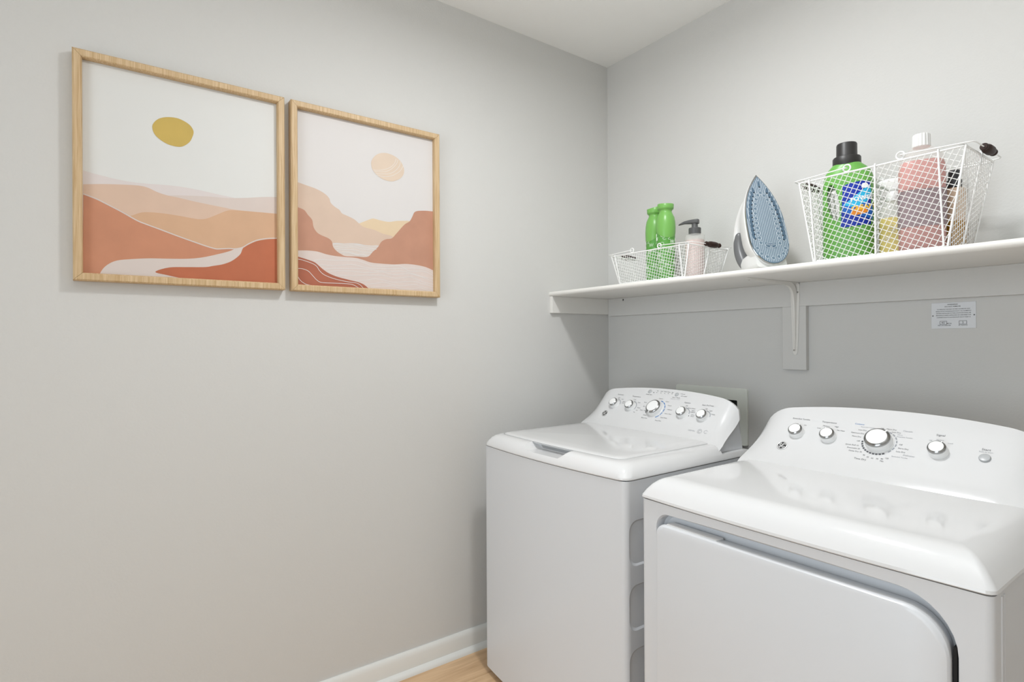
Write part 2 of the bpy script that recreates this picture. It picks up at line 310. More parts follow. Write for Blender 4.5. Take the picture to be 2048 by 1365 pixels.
# ------------------------------------------------------------------ framed prints
ART = {"p1_pale":[[0.002,0.481],[0.06,0.472],[0.151,0.461],[0.246,0.457],[0.354,0.463],[0.446,0.467],[0.551,0.463],[0.661,0.453],[0.763,0.445],[1.01,0.421]],"p1_pink":[[0.374,0.408],[0.425,0.418],[0.498,0.426],[0.605,0.435],[0.689,0.439],[0.751,0.445],[0.833,0.457],[0.924,0.473],[1.01,0.483]],"p1_peach":[[0.002,0.416],[0.082,0.428],[0.151,0.436],[0.227,0.443],[0.27,0.444],[0.304,0.438],[0.344,0.424],[0.394,0.414],[0.456,0.409],[0.524,0.401],[0.605,0.394],[0.689,0.388],[0.774,0.383],[1.01,0.39]],"p1_tan":[[0.188,0.281],[0.226,0.296],[0.265,0.313],[0.304,0.319],[0.368,0.321],[0.445,0.318],[0.524,0.312],[0.567,0.312],[0.605,0.322],[0.66,0.349],[0.705,0.371],[0.74,0.379],[0.804,0.382],[0.893,0.385],[1.01,0.388]],"p1_terra":[[0.002,0.369],[0.059,0.351],[0.105,0.332],[0.174,0.303],[0.245,0.269],[0.289,0.255],[0.368,0.232],[0.444,0.211],[0.523,0.189],[0.593,0.171],[0.637,0.164],[0.659,0.162],[0.716,0.17],[0.75,0.171]],"p1_terra_bottom":[[0.75,0.171],[0.716,0.156],[0.659,0.138],[0.576,0.115],[0.496,0.102],[0.393,0.095],[0.312,0.091],[0.244,0.084],[0.173,0.074],[0.14,0.065],[0.113,0.05],[0.09,0.029],[0.074,0.002]],"p1_line":[[0.002,0.371],[0.059,0.355],[0.105,0.336],[0.174,0.306],[0.245,0.272],[0.289,0.258],[0.368,0.236],[0.444,0.214],[0.523,0.193],[0.593,0.175],[0.637,0.166],[0.659,0.165],[0.716,0.172],[0.756,0.174],[0.797,0.185],[0.832,0.207],[0.88,0.23],[0.941,0.245],[1.009,0.253]],"p1_river":[[0.797,0.185],[0.773,0.175],[0.75,0.171],[0.716,0.156],[0.659,0.138],[0.576,0.115],[0.496,0.102],[0.393,0.095],[0.312,0.091],[0.244,0.084],[0.173,0.074],[0.14,0.065],[0.113,0.05],[0.09,0.029],[0.074,0.002],[0.071,-0.018],[0.496,-0.022],[0.659,0.067],[0.773,0.13],[0.802,0.17]],"p1_rust":[[1.009,0.249],[0.941,0.24],[0.88,0.225],[0.832,0.202],[0.799,0.18],[0.785,0.15],[0.761,0.126],[0.727,0.103],[0.681,0.085],[0.631,0.074],[0.587,0.065],[0.496,0.059],[0.4,0.051],[0.332,0.025],[0.392,0.012],[0.464,0.0],[0.495,-0.027],[1.007,-0.025]],"p1_sun":[[0.321,0.743],[0.33,0.769],[0.355,0.793],[0.394,0.808],[0.443,0.813],[0.483,0.804],[0.514,0.787],[0.53,0.76],[0.523,0.73],[0.508,0.702],[0.478,0.677],[0.448,0.668],[0.403,0.671],[0.364,0.686],[0.333,0.71]],"p2_yellow":[[0.403,0.384],[0.459,0.408],[0.515,0.431],[0.543,0.432],[0.586,0.427],[0.645,0.425],[0.704,0.437],[0.765,0.444],[0.811,0.444],[0.841,0.4],[0.689,0.325],[0.472,0.305],[0.417,0.358]],"p2_tan":[[-0.001,0.586],[0.047,0.577],[0.128,0.562],[0.185,0.541],[0.214,0.518],[0.224,0.493],[0.25,0.474],[0.282,0.459],[0.302,0.439],[0.342,0.428],[0.39,0.412],[0.444,0.378],[0.486,0.369],[0.536,0.363],[0.6,0.346],[0.674,0.335],[0.696,0.289],[0.557,0.269],[0.472,0.264],[0.416,0.269],[0.368,0.268],[0.321,0.262],[0.229,0.252],[0.228,0.182],[-0.004,0.166]],"p2_backsea":[[0.216,0.252],[0.281,0.257],[0.368,0.268],[0.423,0.262],[0.507,0.264],[0.564,0.268],[0.585,0.209],[0.485,0.193],[0.307,0.182],[0.203,0.203]],"p2_brown":[[0.001,0.443],[0.047,0.431],[0.071,0.406],[0.099,0.379],[0.108,0.339],[0.13,0.311],[0.158,0.297],[0.203,0.284],[0.229,0.267],[0.238,0.237],[0.261,0.213],[0.294,0.196],[0.327,0.187],[0.402,0.19],[0.482,0.194],[0.521,0.228],[0.557,0.257],[0.586,0.295],[0.622,0.314],[0.666,0.324],[0.704,0.359],[0.765,0.419],[0.807,0.445],[0.83,0.478],[0.846,0.506],[0.873,0.519],[0.937,0.528],[1.005,0.531],[1.003,0.142],[0.918,0.122],[0.614,0.122],[-0.004,0.084]],"p2_sea":[[0.0,0.195],[0.064,0.2],[0.132,0.199],[0.19,0.188],[0.254,0.182],[0.327,0.181],[0.395,0.181],[0.45,0.173],[0.506,0.161],[0.585,0.159],[0.687,0.161],[0.778,0.17],[0.871,0.168],[0.942,0.159],[1.003,0.142],[1.002,-0.011],[-0.001,-0.013]],"p2_dark":[[-0.0,0.162],[0.063,0.149],[0.113,0.136],[0.144,0.116],[0.17,0.098],[0.208,0.078],[0.267,0.06],[0.347,0.046],[0.415,0.035],[0.456,0.022],[0.491,-0.001],[0.505,-0.019],[-0.001,-0.013]],"p2_moon":[[0.512,0.77],[0.516,0.789],[0.53,0.81],[0.552,0.83],[0.58,0.844],[0.616,0.852],[0.65,0.852],[0.684,0.846],[0.715,0.834],[0.739,0.818],[0.754,0.799],[0.765,0.775],[0.764,0.749],[0.754,0.729],[0.732,0.708],[0.703,0.693],[0.669,0.682],[0.632,0.681],[0.592,0.688],[0.559,0.702],[0.535,0.72],[0.518,0.74]],"lines":[["moon",[[0.55,0.705],[0.581,0.703],[0.621,0.704],[0.663,0.715],[0.7,0.733],[0.732,0.756],[0.75,0.78],[0.76,0.795]]],["moon",[[0.543,0.714],[0.571,0.715],[0.621,0.721],[0.658,0.731],[0.692,0.75],[0.721,0.778],[0.734,0.803],[0.737,0.817]]],["moon",[[0.535,0.724],[0.579,0.729],[0.621,0.737],[0.658,0.754],[0.686,0.777],[0.707,0.801],[0.717,0.826]]],["moon",[[0.528,0.731],[0.579,0.738],[0.615,0.749],[0.649,0.764],[0.678,0.785],[0.695,0.808],[0.702,0.83]]],["sea",[[0.238,0.251],[0.287,0.255],[0.367,0.265],[0.417,0.261],[0.564,0.265]]],["sea",[[0.248,0.236],[0.316,0.247],[0.377,0.257],[0.428,0.253],[0.548,0.244]]],["sea",[[0.257,0.225],[0.316,0.237],[0.382,0.246],[0.428,0.24],[0.532,0.236]]],["sea",[[0.265,0.217],[0.341,0.228],[0.397,0.226],[0.448,0.22],[0.516,0.222]]],["sea",[[0.282,0.204],[0.346,0.213],[0.402,0.203],[0.448,0.208],[0.489,0.202]]],["sea",[[0.306,0.202],[0.356,0.206],[0.407,0.199],[0.458,0.202],[0.479,0.195]]],["sea",[[0.109,0.146],[0.161,0.154],[0.242,0.156],[0.391,0.164],[0.458,0.155],[0.51,0.142],[0.574,0.142],[0.644,0.147],[0.716,0.156],[0.761,0.144],[0.806,0.127],[0.911,0.132],[0.959,0.124],[1.001,0.107]]],["sea",[[0.146,0.123],[0.218,0.122],[0.286,0.129],[0.366,0.139],[0.427,0.133],[0.494,0.125],[0.574,0.128],[0.683,0.134],[0.772,0.142],[0.882,0.148],[0.941,0.143],[1.001,0.124]]],["sea",[[0.175,0.101],[0.247,0.108],[0.341,0.114],[0.442,0.119],[0.547,0.115],[0.655,0.115],[0.738,0.121],[0.806,0.116],[0.911,0.095],[1.0,0.089]]],["sea",[[0.203,0.087],[0.266,0.095],[0.366,0.1],[0.442,0.096],[0.52,0.1],[0.59,0.108],[0.671,0.096],[0.738,0.102],[0.795,0.108],[0.882,0.099],[1.0,0.068]]],["sea",[[0.251,0.068],[0.365,0.073],[0.494,0.082],[0.59,0.087],[0.682,0.075],[0.766,0.084],[0.823,0.087],[0.911,0.063],[1.0,0.049]]],["sea",[[0.391,0.043],[0.468,0.049],[0.52,0.06],[0.589,0.06],[0.671,0.048],[0.766,0.056],[0.841,0.06],[0.911,0.049],[1.0,0.035]]],["sea",[[0.467,0.026],[0.546,0.035],[0.616,0.043],[0.704,0.028],[0.766,0.031],[0.841,0.041],[0.91,0.029],[1.0,0.016]]],["sea",[[0.504,0.008],[0.6,0.017],[0.671,0.024],[0.738,0.01],[0.823,0.013],[0.887,0.021],[0.94,0.012],[1.0,0.005]]],["dark",[[0.001,0.147],[0.04,0.142],[0.1,0.127],[0.128,0.112],[0.146,0.089],[0.179,0.066],[0.246,0.047],[0.335,0.034],[0.395,0.03],[0.426,0.02],[0.451,-0.001]]],["dark",[[0.001,0.093],[0.035,0.093],[0.072,0.082],[0.099,0.059],[0.127,0.034],[0.16,0.021],[0.246,0.021],[0.325,0.022],[0.375,0.018],[0.418,0.0]]],["dark",[[0.001,0.056],[0.012,0.036],[0.03,0.019],[0.057,0.006],[0.085,0.001]]]]}
def ribbon(pts, wd):
    L = []; R = []
    for i, p in enumerate(pts):
        a = Vector(pts[max(i - 1, 0)]); b = Vector(pts[min(i + 1, len(pts) - 1)]); d = (b - a)
        d = d.normalized() if d.length else Vector((1, 0)); n = Vector((-d.y, d.x)) * wd / 2
        L.append(Vector(p) + n); R.append(Vector(p) - n)
    return L, R
def smooth_runs(pts, n=5):
    if pts[0] == pts[-1]:   # closed loop
        p = pts[:-1]; L = len(p); s = smooth_pts([p[-1]] + p + [p[0], p[1]], n); return s[n:n + n * L + 1]
    out = []; run = [pts[0]]
    edge = lambda q: q[0] <= .004 or q[0] >= .996 or q[1] <= .0
    for a, c in zip(pts, pts[1:]):
        if edge(a) and edge(c):
            out += smooth_pts(run, n) if len(run) > 1 else [tuple(run[0])]; run = [c]
        else: run.append(c)
    return out + (smooth_pts(run, n) if len(run) > 1 else [tuple(run[0])])
def picture(name, label, y0, y1, z0, z1, layers, lines, mats):
    D = .03; Wf = .0205
    t = thing(name, label, 'picture', (0, (y0 + y1) / 2, z0), group='framed prints on the left wall')
    # mitred rails with a small step inside
    prof = [(0, 0), (0, .027), (.003, .03), (.0165, .03), (.0185, .0285), (.0205, .0245), (.0205, .0115), (.0165, .0115), (.0165, 0)]   # (inward, out from wall)
    cs = [(y0, z0, 1, 1), (y1, z0, -1, 1), (y1, z1, -1, -1), (y0, z1, 1, -1)]
    for k in range(4):
        a = cs[k]; b = cs[(k + 1) % 4]; bm = B(); rings = []
        for c, s in ((a, 1), (b, -1)):
            e = .00035; dy = (b[0] - a[0]); dz = (b[1] - a[1]); L = math.hypot(dy, dz); ty, tz = dy / L * e * s, dz / L * e * s
            rings.append(ring(bm, [(.001 + o, c[0] + c[2] * i + ty, c[1] + c[3] * i + tz) for i, o in prof]))
        skin(bm, rings); obj('rail', bm, OAK, t)
    iy0, iy1, iz0, iz1 = y0 + .0195, y1 - .0195, z0 + .0195, z1 - .0195
    bm = B(); box(bm, .0095, .012, iy0, iy1, iz0, iz1); obj('backing', bm, mats[0], t)
    py0, py1, pz0, pz1 = y0 + .0205, y1 - .0205, z0 + .0205, z1 - .0205
    W, H = py1 - py0, pz1 - pz0
    bm = B()
    def P(p, k): return (.0121 + .00007 * k, py0 + W * min(max(p[0], -.001), 1.001), pz0 + H * min(max(p[1], -.001), 1.001))
    flat_poly(bm, [P(p, 0) for p in ((0, 0), (1, 0), (1, 1), (0, 1))], 0)
    for k, (pts, mi, closed) in enumerate(layers):
        s = smooth_runs(pts, 5) if closed != 2 else list(pts)
        if not closed: s = s + [(1.0, 0), (0, 0)]
        s = [tuple(q) for q in s]
        out = []
        for p in [P(p, k + 1) for p in s]:
            if not out or (Vector(out[-1]) - Vector(p)).length > 1e-5: out.append(p)
        if (Vector(out[0]) - Vector(out[-1])).length < 1e-5: out.pop()
        flat_poly(bm, out, mi)
    for li, (pts, wd, mi, asp) in enumerate(lines):
        K = len(layers) + 2 + li * .12
        s = [(x * W, z * H) for x, z in smooth_pts(pts, 6)]; L, R = ribbon(s, wd)
        vl = [bm.verts.new(P((a.x / W, a.y / H), K)) for a in L]; vr = [bm.verts.new(P((a.x / W, a.y / H), K)) for a in R]
        for i in range(len(vl) - 1):
            f = bm.faces.new((vl[i], vl[i + 1], vr[i + 1], vr[i])); f.material_index = mi
    obj_raw('print', bm, mats, t, flipto=(1, 0, 0))
    return t
def pm(n, c, v=.05): return mat(n, tuple(q * .86 for q in hexc(c)), .55, vary=v, vscale=14, coat=.0)
pal1 = [pm('print_white', 'ebebe8', .004), pm('print_pale', 'e8dedb', .01), pm('print_pink', 'e2d3cb', .02), pm('print_peach', 'e3c4ae', .025), pm('print_tan', 'ddb391', .035), pm('print_terra', 'd29272', .05), pm('print_river', 'e3d6cf', .01), pm('print_rust', 'c57250', .05), pm('print_gold', 'd3b55f', .05)]
A1 = ART
l1 = [(A1['p1_pale'], 1, 0), (A1['p1_pink'], 2, 0), (A1['p1_peach'], 3, 0), (A1['p1_tan'], 4, 0)]
terra = smooth_pts(A1['p1_terra'], 5) + smooth_pts(A1['p1_terra_bottom'], 5)[1:] + [(.09, -.001), (-.001, -.001)]
picture('framed_print', 'oak framed desert landscape print with a gold sun, nearer the left edge', -1.951, -1.4345, 1.3395, 1.9335,
        l1 + [(terra, 5, 2), (A1['p1_river'], 6, 1), (A1['p1_rust'], 7, 1), (A1['p1_sun'] + A1['p1_sun'][:1], 8, 1)],
        [(A1['p1_line'], .0032, 6, 0)], pal1)
pal2 = [pm('print2_white', 'e6e2e0', .004), pm('print2_yellow', 'ead2b0', .02), pm('print2_tan', 'e0c6b2', .03), pm('print2_sea', 'e5d8cf', .01), pm('print2_brown', 'c9957c', .06), pm('print2_lowsea', 'e6d7d0', .015), pm('print2_dark', 'b56b52', .05), pm('print2_moon', 'e8d3be', .02), pm('print2_line', 'f3efec', .0)]
l2 = [(A1['p2_yellow'], 1, 1), (A1['p2_tan'], 2, 1), (A1['p2_backsea'], 3, 1), (A1['p2_brown'], 4, 1), (A1['p2_sea'], 5, 1), (A1['p2_dark'], 6, 1), (A1['p2_moon'] + A1['p2_moon'][:1], 7, 1)]
picture('framed_print', 'oak framed print of red hills and a pale striped moon, nearer the room corner', -1.4155, -.8945, 1.3385, 1.9335, l2,
        [(p, {'moon': .0011, 'sea': .0015, 'dark': .0016}[g], 8, 0) for g, p in A1['lines']], pal2)

# ------------------------------------------------------------------ washing machine and dryer
def outline(x0, x1, yf, yb, bow, r, n=14, rb=.006, inset=0):
    # plan outline: bowed front (towards -y), rounded front corners, straight sides, counter-clockwise
    x0 += inset; x1 -= inset; yf += inset; r = max(r - inset * .3, .004); cx = (x0 + x1) / 2; hw = (x1 - x0) / 2; pts = []
    def fy(x): return yf - bow * (1 - ((x - cx) / hw) ** 2)
    for k in range(6):   # front-left corner
        a = PI + PI / 2 * k / 5; pts.append((x0 + r + r * math.cos(a), fy(x0 + r) + r + r * math.sin(a)))
    for k in range(1, n): x = x0 + r + (x1 - x0 - 2 * r) * k / n; pts.append((x, fy(x)))
    for k in range(6):
        a = 1.5 * PI + PI / 2 * k / 5; pts.append((x1 - r + r * math.cos(a), fy(x1 - r) + r + r * math.sin(a)))
    pts += [(x1, yb), (x0, yb)]
    return pts
def cover(name, prof, x0, x1, yf, yb, bow, r, parent, rr=0.0):
    bm = B(); rings = []
    for ins, z in prof:
        o = outline(x0, x1, yf, yb, bow, r + rr * ins, inset=ins); o = o[:-2] + [(o[-2][0], yb), (o[-1][0], yb)]
        rings.append(ring(bm, [(x, y, z) for x, y in o]))
    skin(bm, rings); return obj(name, bm, WHITE, parent, smooth=25)

def console(t, cx, yh, zh, sy, sz, yb, parent, zside):
    """control panel: flat inclined face whose ends sweep back, flared foot, low arched top. Returns the face frame."""
    L = math.hypot(sy, sz); S = Vector((0, sy, sz)) / L; N = Vector((0, -sz, sy)) / L; O = Vector((0, yh, zh))
    FW, R, WM = .236, .085, .312
    def width(t_): return WM + (.007 * (1 - t_ / .28) ** 2 if t_ < .28 else 0)
    def top(u):
        a = abs(u); tt = 1 - .088 * (a / FW) ** 2.2 if a <= FW else None
        if tt is None:
            q = (a - FW) / (WM - FW); tt = .912 - .05 * q - .38 * (1 - math.sqrt(max(0, 1 - q ** 2)))
        return tt
    us = [-1 + 2 * i / 60 for i in range(61)]
    T = 16; rows = []
    bm = B()
    for j in range(T + 1):
        row = []
        for s in us:
            u0 = s * WM; a = abs(u0); q = max(0, (a - FW) / (WM - FW)); bot = -.165 * q * q * (3 - 2 * q)
            tj = bot + j / T * (top(u0) - bot)
            u = s * width(max(tj, 0))
            back = 0 if a <= FW else R - math.sqrt(max(0, R * R - min(a - FW, R * .98) ** 2))
            g = min(1, max(0, (tj + .16) / .6)); back *= g * g * (3 - 2 * g)
            p = O + S * (tj * L) + Vector((cx + u, back, 0))
            if 0 < tj < .1 and q < .3: p += N * (.004 * tj / .1 * (1 - tj / .1))
            row.append(bm.verts.new(p))
        rows.append(row)
    for a, b in zip(rows, rows[1:]):
        for i in range(60): bm.faces.new((a[i], a[i + 1], b[i + 1], b[i]))
    # rounded edge around top and sides, then straight back
    edge = [rows[j][0] for j in range(T + 1)] + rows[T][1:-1] + [rows[T - j][60] for j in range(T + 1)]
    prev = edge
    cen = Vector((cx, 0, zh + .05))
    for k, (bk, inn) in enumerate(((.003, .0012), (.0055, .003), (.012, .004))):
        cur = []
        for v, e in zip(prev, edge):
            q = e.co.copy(); d = Vector((q.x - cx, 0, q.z - cen.z)); d.normalize()
            q += Vector((-d.x * inn, bk, -max(d.z, 0) * inn)); cur.append(bm.verts.new(q))
        for i in range(len(edge) - 1): bm.faces.new((prev[i], prev[i + 1], cur[i + 1], cur[i]))
        prev = cur
    pan = obj('control_panel', bm, PANEL, parent, smooth=35)
    # housing behind the panel: side cheeks and back
    bm = B(); ins = .006; f = []; b = []
    for e in [v.co for v in pan.data.vertices][-len(edge):]:
        d = Vector((e.x - cx, 0, e.z - cen.z)).normalized(); q = e + Vector((0, -.004, -max(d.z, 0) * .002)); q.x = max(cx - WM + ins, min(cx + WM - ins, q.x - d.x * ins)); f.append(q)
    def back_y(z): return yb + .0 - (z - zside) * .12
    zl = zside
    f = [Vector((f[0].x, f[0].y, zl))] + f + [Vector((f[-1].x, f[-1].y, zl))]
    bv = [Vector((q.x, max(back_y(q.z), q.y + .004), q.z)) for q in f]
    A = ring(bm, f); Bk = ring(bm, bv)
    for i in range(len(f) - 1): bm.faces.new((A[i], A[i + 1], Bk[i + 1], Bk[i]))
    bm.faces.new(Bk)
    obj('panel_housing', bm, CAB, parent, smooth=35)
    return O + Vector((0, 0, 0)), S, N, L
def knob(t, cx, s, F, r, h, ang, parent, name='knob', cap=.8):
    O, S, N, L = F; X = Vector((1, 0, 0)); P = Vector((cx, 0, 0)) + O + S * s
    def rings_(bm, prof, n=40):
        rs = [ring(bm, [P + N * z + q * (math.cos(2 * PI * k / n) * X + math.sin(2 * PI * k / n) * S) for k in range(n)]) for q, z in prof]
        skin(bm, rs, cap0=False)
    bm = B(); rings_(bm, [(r * 1.04, 0), (r * 1.04, .0012), (r * 1.0, .002), (r * .965, h * .5), (r * .94, h * .72)]); k_ = obj(name, bm, KNOBW, parent, smooth=40)
    bm = B(); rings_(bm, [(r * .935, h * .70), (r * .94, h * .84), (r * .90, h * .94), (r * .76, h * 1.03), (r * .74, h * 1.02)]); obj('chrome_ring', bm, CHROME, k_, smooth=40)
    bm = B(); rings_(bm, [(r * .745, h * 1.0), (r * .735, h * 1.045), (r * .68, h * 1.07), (r * .4, h * 1.085)]); obj('cap', bm, KNOBW, k_, smooth=40)
    a = math.radians(ang); d = math.cos(a) * X + math.sin(a) * S; e = -math.sin(a) * X + math.cos(a) * S; c = P + d * r * .84 + N * h * .90
    bm = B(); vs = []
    for sn in (-1, 1):
        for i, j in ((-1, -1), (1, -1), (1, 1), (-1, 1)): vs.append(bm.verts.new(c + d * i * r * .10 + e * j * r * .05 + N * sn * h * .14))
    for f in ((0, 1, 2, 3), (4, 5, 6, 7), (0, 1, 5, 4), (1, 2, 6, 5), (2, 3, 7, 6), (3, 0, 4, 7)): bm.faces.new([vs[i] for i in f])
    obj('pointer', bm, KNOBW, k_)
    return k_
def face_M(F, x, s, rot=0, h=.0004):
    O, S, N, L = F; P = Vector((x, 0, 0)) + O + S * s + N * h; X = Vector((1, 0, 0))
    m = Matrix((X, S, N)).transposed().to_4x4(); m.translation = P
    return m @ Matrix.Rotation(math.radians(rot), 4, 'Z')
def arc_strip(bm, F, x, s, r, w_, a0, a1, mi=0, h=.0004, n=10):
    M = face_M(F, x, s, 0, h); a0, a1 = math.radians(a0), math.radians(a1)
    I = [bm.verts.new(M @ Vector(((r - w_ / 2) * math.cos(a0 + (a1 - a0) * k / n), (r - w_ / 2) * math.sin(a0 + (a1 - a0) * k / n), 0))) for k in range(n + 1)]
    Q = [bm.verts.new(M @ Vector(((r + w_ / 2) * math.cos(a0 + (a1 - a0) * k / n), (r + w_ / 2) * math.sin(a0 + (a1 - a0) * k / n), 0))) for k in range(n + 1)]
    for k in range(n): f = bm.faces.new((I[k], Q[k], Q[k + 1], I[k + 1])); f.material_index = mi
def badge(F, x, s, parent):
    O, S, N, L = F; X = Vector((1, 0, 0)); P = Vector((x, 0, 0)) + O + S * s; n = 32; r = .0142
    bm = B(); rs = [ring(bm, [P + N * z + q * (math.cos(2 * PI * k / n) * X + math.sin(2 * PI * k / n) * S) for k in range(n)]) for q, z in ((r, 0), (r, .0015), (r * .93, .0022), (r * .84, .0022), (r * .8, .0018))]
    skin(bm, rs, cap0=False); b_ = obj('badge', bm, SILVER, parent, smooth=40)
    bm = B(); flat_poly(bm, [P + N * .0019 + .80 * r * (math.cos(2 * PI * k / n) * X + math.sin(2 * PI * k / n) * S) for k in range(n)])
    obj_raw('badge_field', bm, DARK, b_, flipto=N)
    bm = B(); M = face_M(F, x, s, 0, .0022)
    # script monogram inside: two swelling cursive strokes with four curls on the rim
    def stroke(pts, wd):
        s_ = smooth_pts(pts, 6); Lf, Rt = ribbon(s_, wd * r)
        a = [bm.verts.new(M @ Vector((p.x * r, p.y * r, 0))) for p in [Vector(q) + (l - Vector(q)) / r for q, l in zip(s_, Lf)]]
        b = [bm.verts.new(M @ Vector((p.x * r, p.y * r, 0))) for p in [Vector(q) + (l - Vector(q)) / r for q, l in zip(s_, Rt)]]
        for i in range(len(a) - 1): bm.faces.new((a[i], a[i + 1], b[i + 1], b[i]))
    stroke([(-.08, .3), (-.25, .38), (-.38, .15), (-.3, -.15), (-.12, -.1), (-.02, .12), (-.08, -.25), (-.28, -.38), (-.4, -.25)], .13)
    stroke([(.38, .2), (.28, .36), (.1, .28), (.14, .06), (.24, .02), (.08, -.05), (.06, -.3), (.25, -.36), (.4, -.2)], .13)
    for k in range(4):
        a = PI / 4 + k * PI / 2; c = .62
        stroke([(c * math.cos(a - .5), c * math.sin(a - .5)), (.7 * math.cos(a), .7 * math.sin(a)), (c * math.cos(a + .5), c * math.sin(a + .5)), (.48 * math.cos(a + .25), .48 * math.sin(a + .25))], .1)
    obj_raw('badge_monogram', bm, SILVER, b_, flipto=N)
def lettering(F, items, parent):
    bm = B(); idx = {'k': 0, 'l': 1, 'b': 2}
    for it in items:
        s_, x, s, size, c = it[:5]; text_into(bm, s_, size, face_M(F, x, s, it[5] if len(it) > 5 else 0), idx[c])
    return bm
def feet(x0, x1, y0, y1, z, parent):
    for x in (x0 + .05, x1 - .05):
        for y in (y0 + .05, y1 - .05):
            bm = B(); lathe(bm, [(.018, 0), (.02, .004), (.02, .012), (.008, .014), (.008, z)], 16, (x, y, 0)); obj('foot', bm, DARK, parent, smooth=40)

# ---------------- washer
WX0, WX1, WYF, WYB = .153, .829, -.790, -.216
wt = thing('washing_machine', 'white top-load washing machine beside the left wall, blue ring round its big dial', 'washing machine', ((WX0 + WX1) / 2, -.5, 0))
bm = B(); o_ = outline(WX0 + .002, WX1 - .002, WYF + .002, WYB, .020, .018)
skin(bm, [ring(bm, [(x, y, z) for x, y in o_]) for z in (.024, .8070)])
cab = obj('cabinet', bm, CAB, wt, smooth=30)
for zc in (.641, .470, .300, .130):   # pressed rounded recesses in the right side
    bm = B(); X = WX1 - .002; rs = []
    for dx, g in ((.002, .0), (-.0002, .0), (-.0035, -.005), ):
        rs.append(ring(bm, [(X + dx, y, z) for y, z in rrect(-.776 - g, -.30 + g, zc - .061 - g, zc + .061 + g, .03)]))
    skin(bm, rs); cut(cab, obj('c', bm, CAB))
bm = B(); o_ = outline(WX0 + .006, WX1 - .006, WYF + .006, WYB, .02, .016); skin(bm, [ring(bm, [(x, y, z) for x, y in o_]) for z in (.80, .8095)]); obj('cover_gap', bm, DARK, wt)
cov = cover('top_cover', [(.002, .8085), (0, .8110), (.0005, .8155), (.006, .827), (.014, .838), (.024, .8455), (.034, .849), (.045, .850)], WX0, WX1, WYF, WYB, .020, .030, wt, rr=.6)
for xa, xb in ((WX0 - .01, WX0 + .034), (WX1 - .034, WX1 + .01)):
    bm = B(); box(bm, xa, xb, -.353, WYB + .01, .8265, .87); cut(cov, obj('c', bm, WHITE))
bm = B(); rs = []
for z, g in ((.829, .020), (.833, .013), (.840, .005), (.848, -.001), (.86, -.010)):
    rs.append(ring(bm, [(x, y, z) for x, y in rrect(.395 + g, .590 - g, -.86, -.738 , .02 - max(0, 0))]))
skin(bm, rs); cut(cov, obj('c', bm, WHITE))
# lid
bm = B(); rs = []
for ins, z in ((.0, .8462), (0, .8500), (.0015, .8525), (.005, .8540), (.02, .8555), (.06, .857)):
    rs.append(ring(bm, [(x, y, z) for x, y in outline(.198, .768, -.742, -.348, .014, .03, inset=ins)]))
skin(bm, rs); obj('lid', bm, WHITE, wt, smooth=30)
bm = B(); skin(bm, [ring(bm, [(x, y, z) for x, y in outline(.1965, .7695, -.7445, -.3465, .014, .031)]) for z in (.8494, .8503)]); obj('lid_seam', bm, mat('seam_grey', '9c9d9e', .6), wt)
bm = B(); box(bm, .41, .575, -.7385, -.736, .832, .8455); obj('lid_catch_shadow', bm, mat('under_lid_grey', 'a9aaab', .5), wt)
F = console('w', .498, -.352, .8495, .135, .150, WYB, wt, .827)
FW_ = F
for x, s, r, h, ang in ((.3043, .1095, .0195, .019, 250), (.3872, .1068, .0195, .019, -30), (.5025, .1077, .0305, .0215, 265), (.6236, .1031, .0195, .019, 120), (.7059, .1009, .0195, .019, 170)):
    knob(wt, x, s, F, r, h, ang, wt)
for x, s in ((.4364, .1837), (.5600, .1806)):
    bm = B(); P = Vector((x, 0, 0)) + F[0] + F[1] * s; n = 24; X = Vector((1, 0, 0))
    skin(bm, [ring(bm, [P + F[2] * z + q * (math.cos(2 * PI * k / n) * X + math.sin(2 * PI * k / n) * F[1]) for k in range(n)]) for q, z in ((.0078, 0), (.0078, .0015), (.0068, .0025), (.004, .0028))], cap0=False)
    obj('button', bm, GREYBTN, wt, smooth=40)
badge(F, .2819, .0613, wt)
it = [('Soil Level', .3055, .1565, .0078, 'k'), ('Temperature', .3873, .1546, .0078, 'k'), ('Options', .6202, .1497, .0078, 'k'), ('Stain PreTreat', .7029, .147, .0078, 'k')]
for a in [('Light', .3073, .1406), ('Med', .3279, .1352), ('Heavy', .3421, .1253), ('Extra', .3421, .1183), ('Cold', .3879, .1397), ('Cool', .4148, .1285), ('Warm', .4269, .1052), ('Hot', .4244, .0933), ('Tap', .416, .0844),
          ('Off', .6236, .1366), ('Warm Rinse', .6479, .128), ('Fabric', .6599, .1192), ('Softener', .6599, .1132), ('Extra', .6651, .103), ('Rinse', .6651, .097), ('Off', .7038, .1322), ('Light', .7239, .1269), ('Heavy', .7372, .114),
          ('Fill', .4698, .1892), ('Soak', .4885, .1889), ('Wash', .5058, .1884), ('Rinse', .5217, .1882), ('Spin', .5383, .188), ('Power', .5861, .1846), ('Lid Locked', .5925, .1757),
          ('Rinse', .4435, .1325), ('Spin', .4474, .115), ('Drain + Spin', .4525, .0969), ('Heavy', .471, .0777), ('Bulky Items', .4762, .0651)]: it.append((*a, .0058, 'k'))
for a in [('Cottons', .5027, .1562), ('Colors', .5369, .1457), ('Casuals', .5551, .1298), ('Delicates', .5642, .1128), ('Active Wear', .5663, .0945), ('Speed Wash', .5574, .0762), ('Deep Clean', .5404, .0613)]: it.append((*a, .0056, 'k'))
it += [('Delay Start', .4396, .1697, .0062, 'k'), ('Start / Pause', .5637, .1668, .0066, 'k'), ('Hold 3 Sec to Cancel', .5637, .1600, .0046, 'l'), ('DEEP FILL', .6896, .0414, .0064, 'l')]
bm = lettering(F, it, wt)
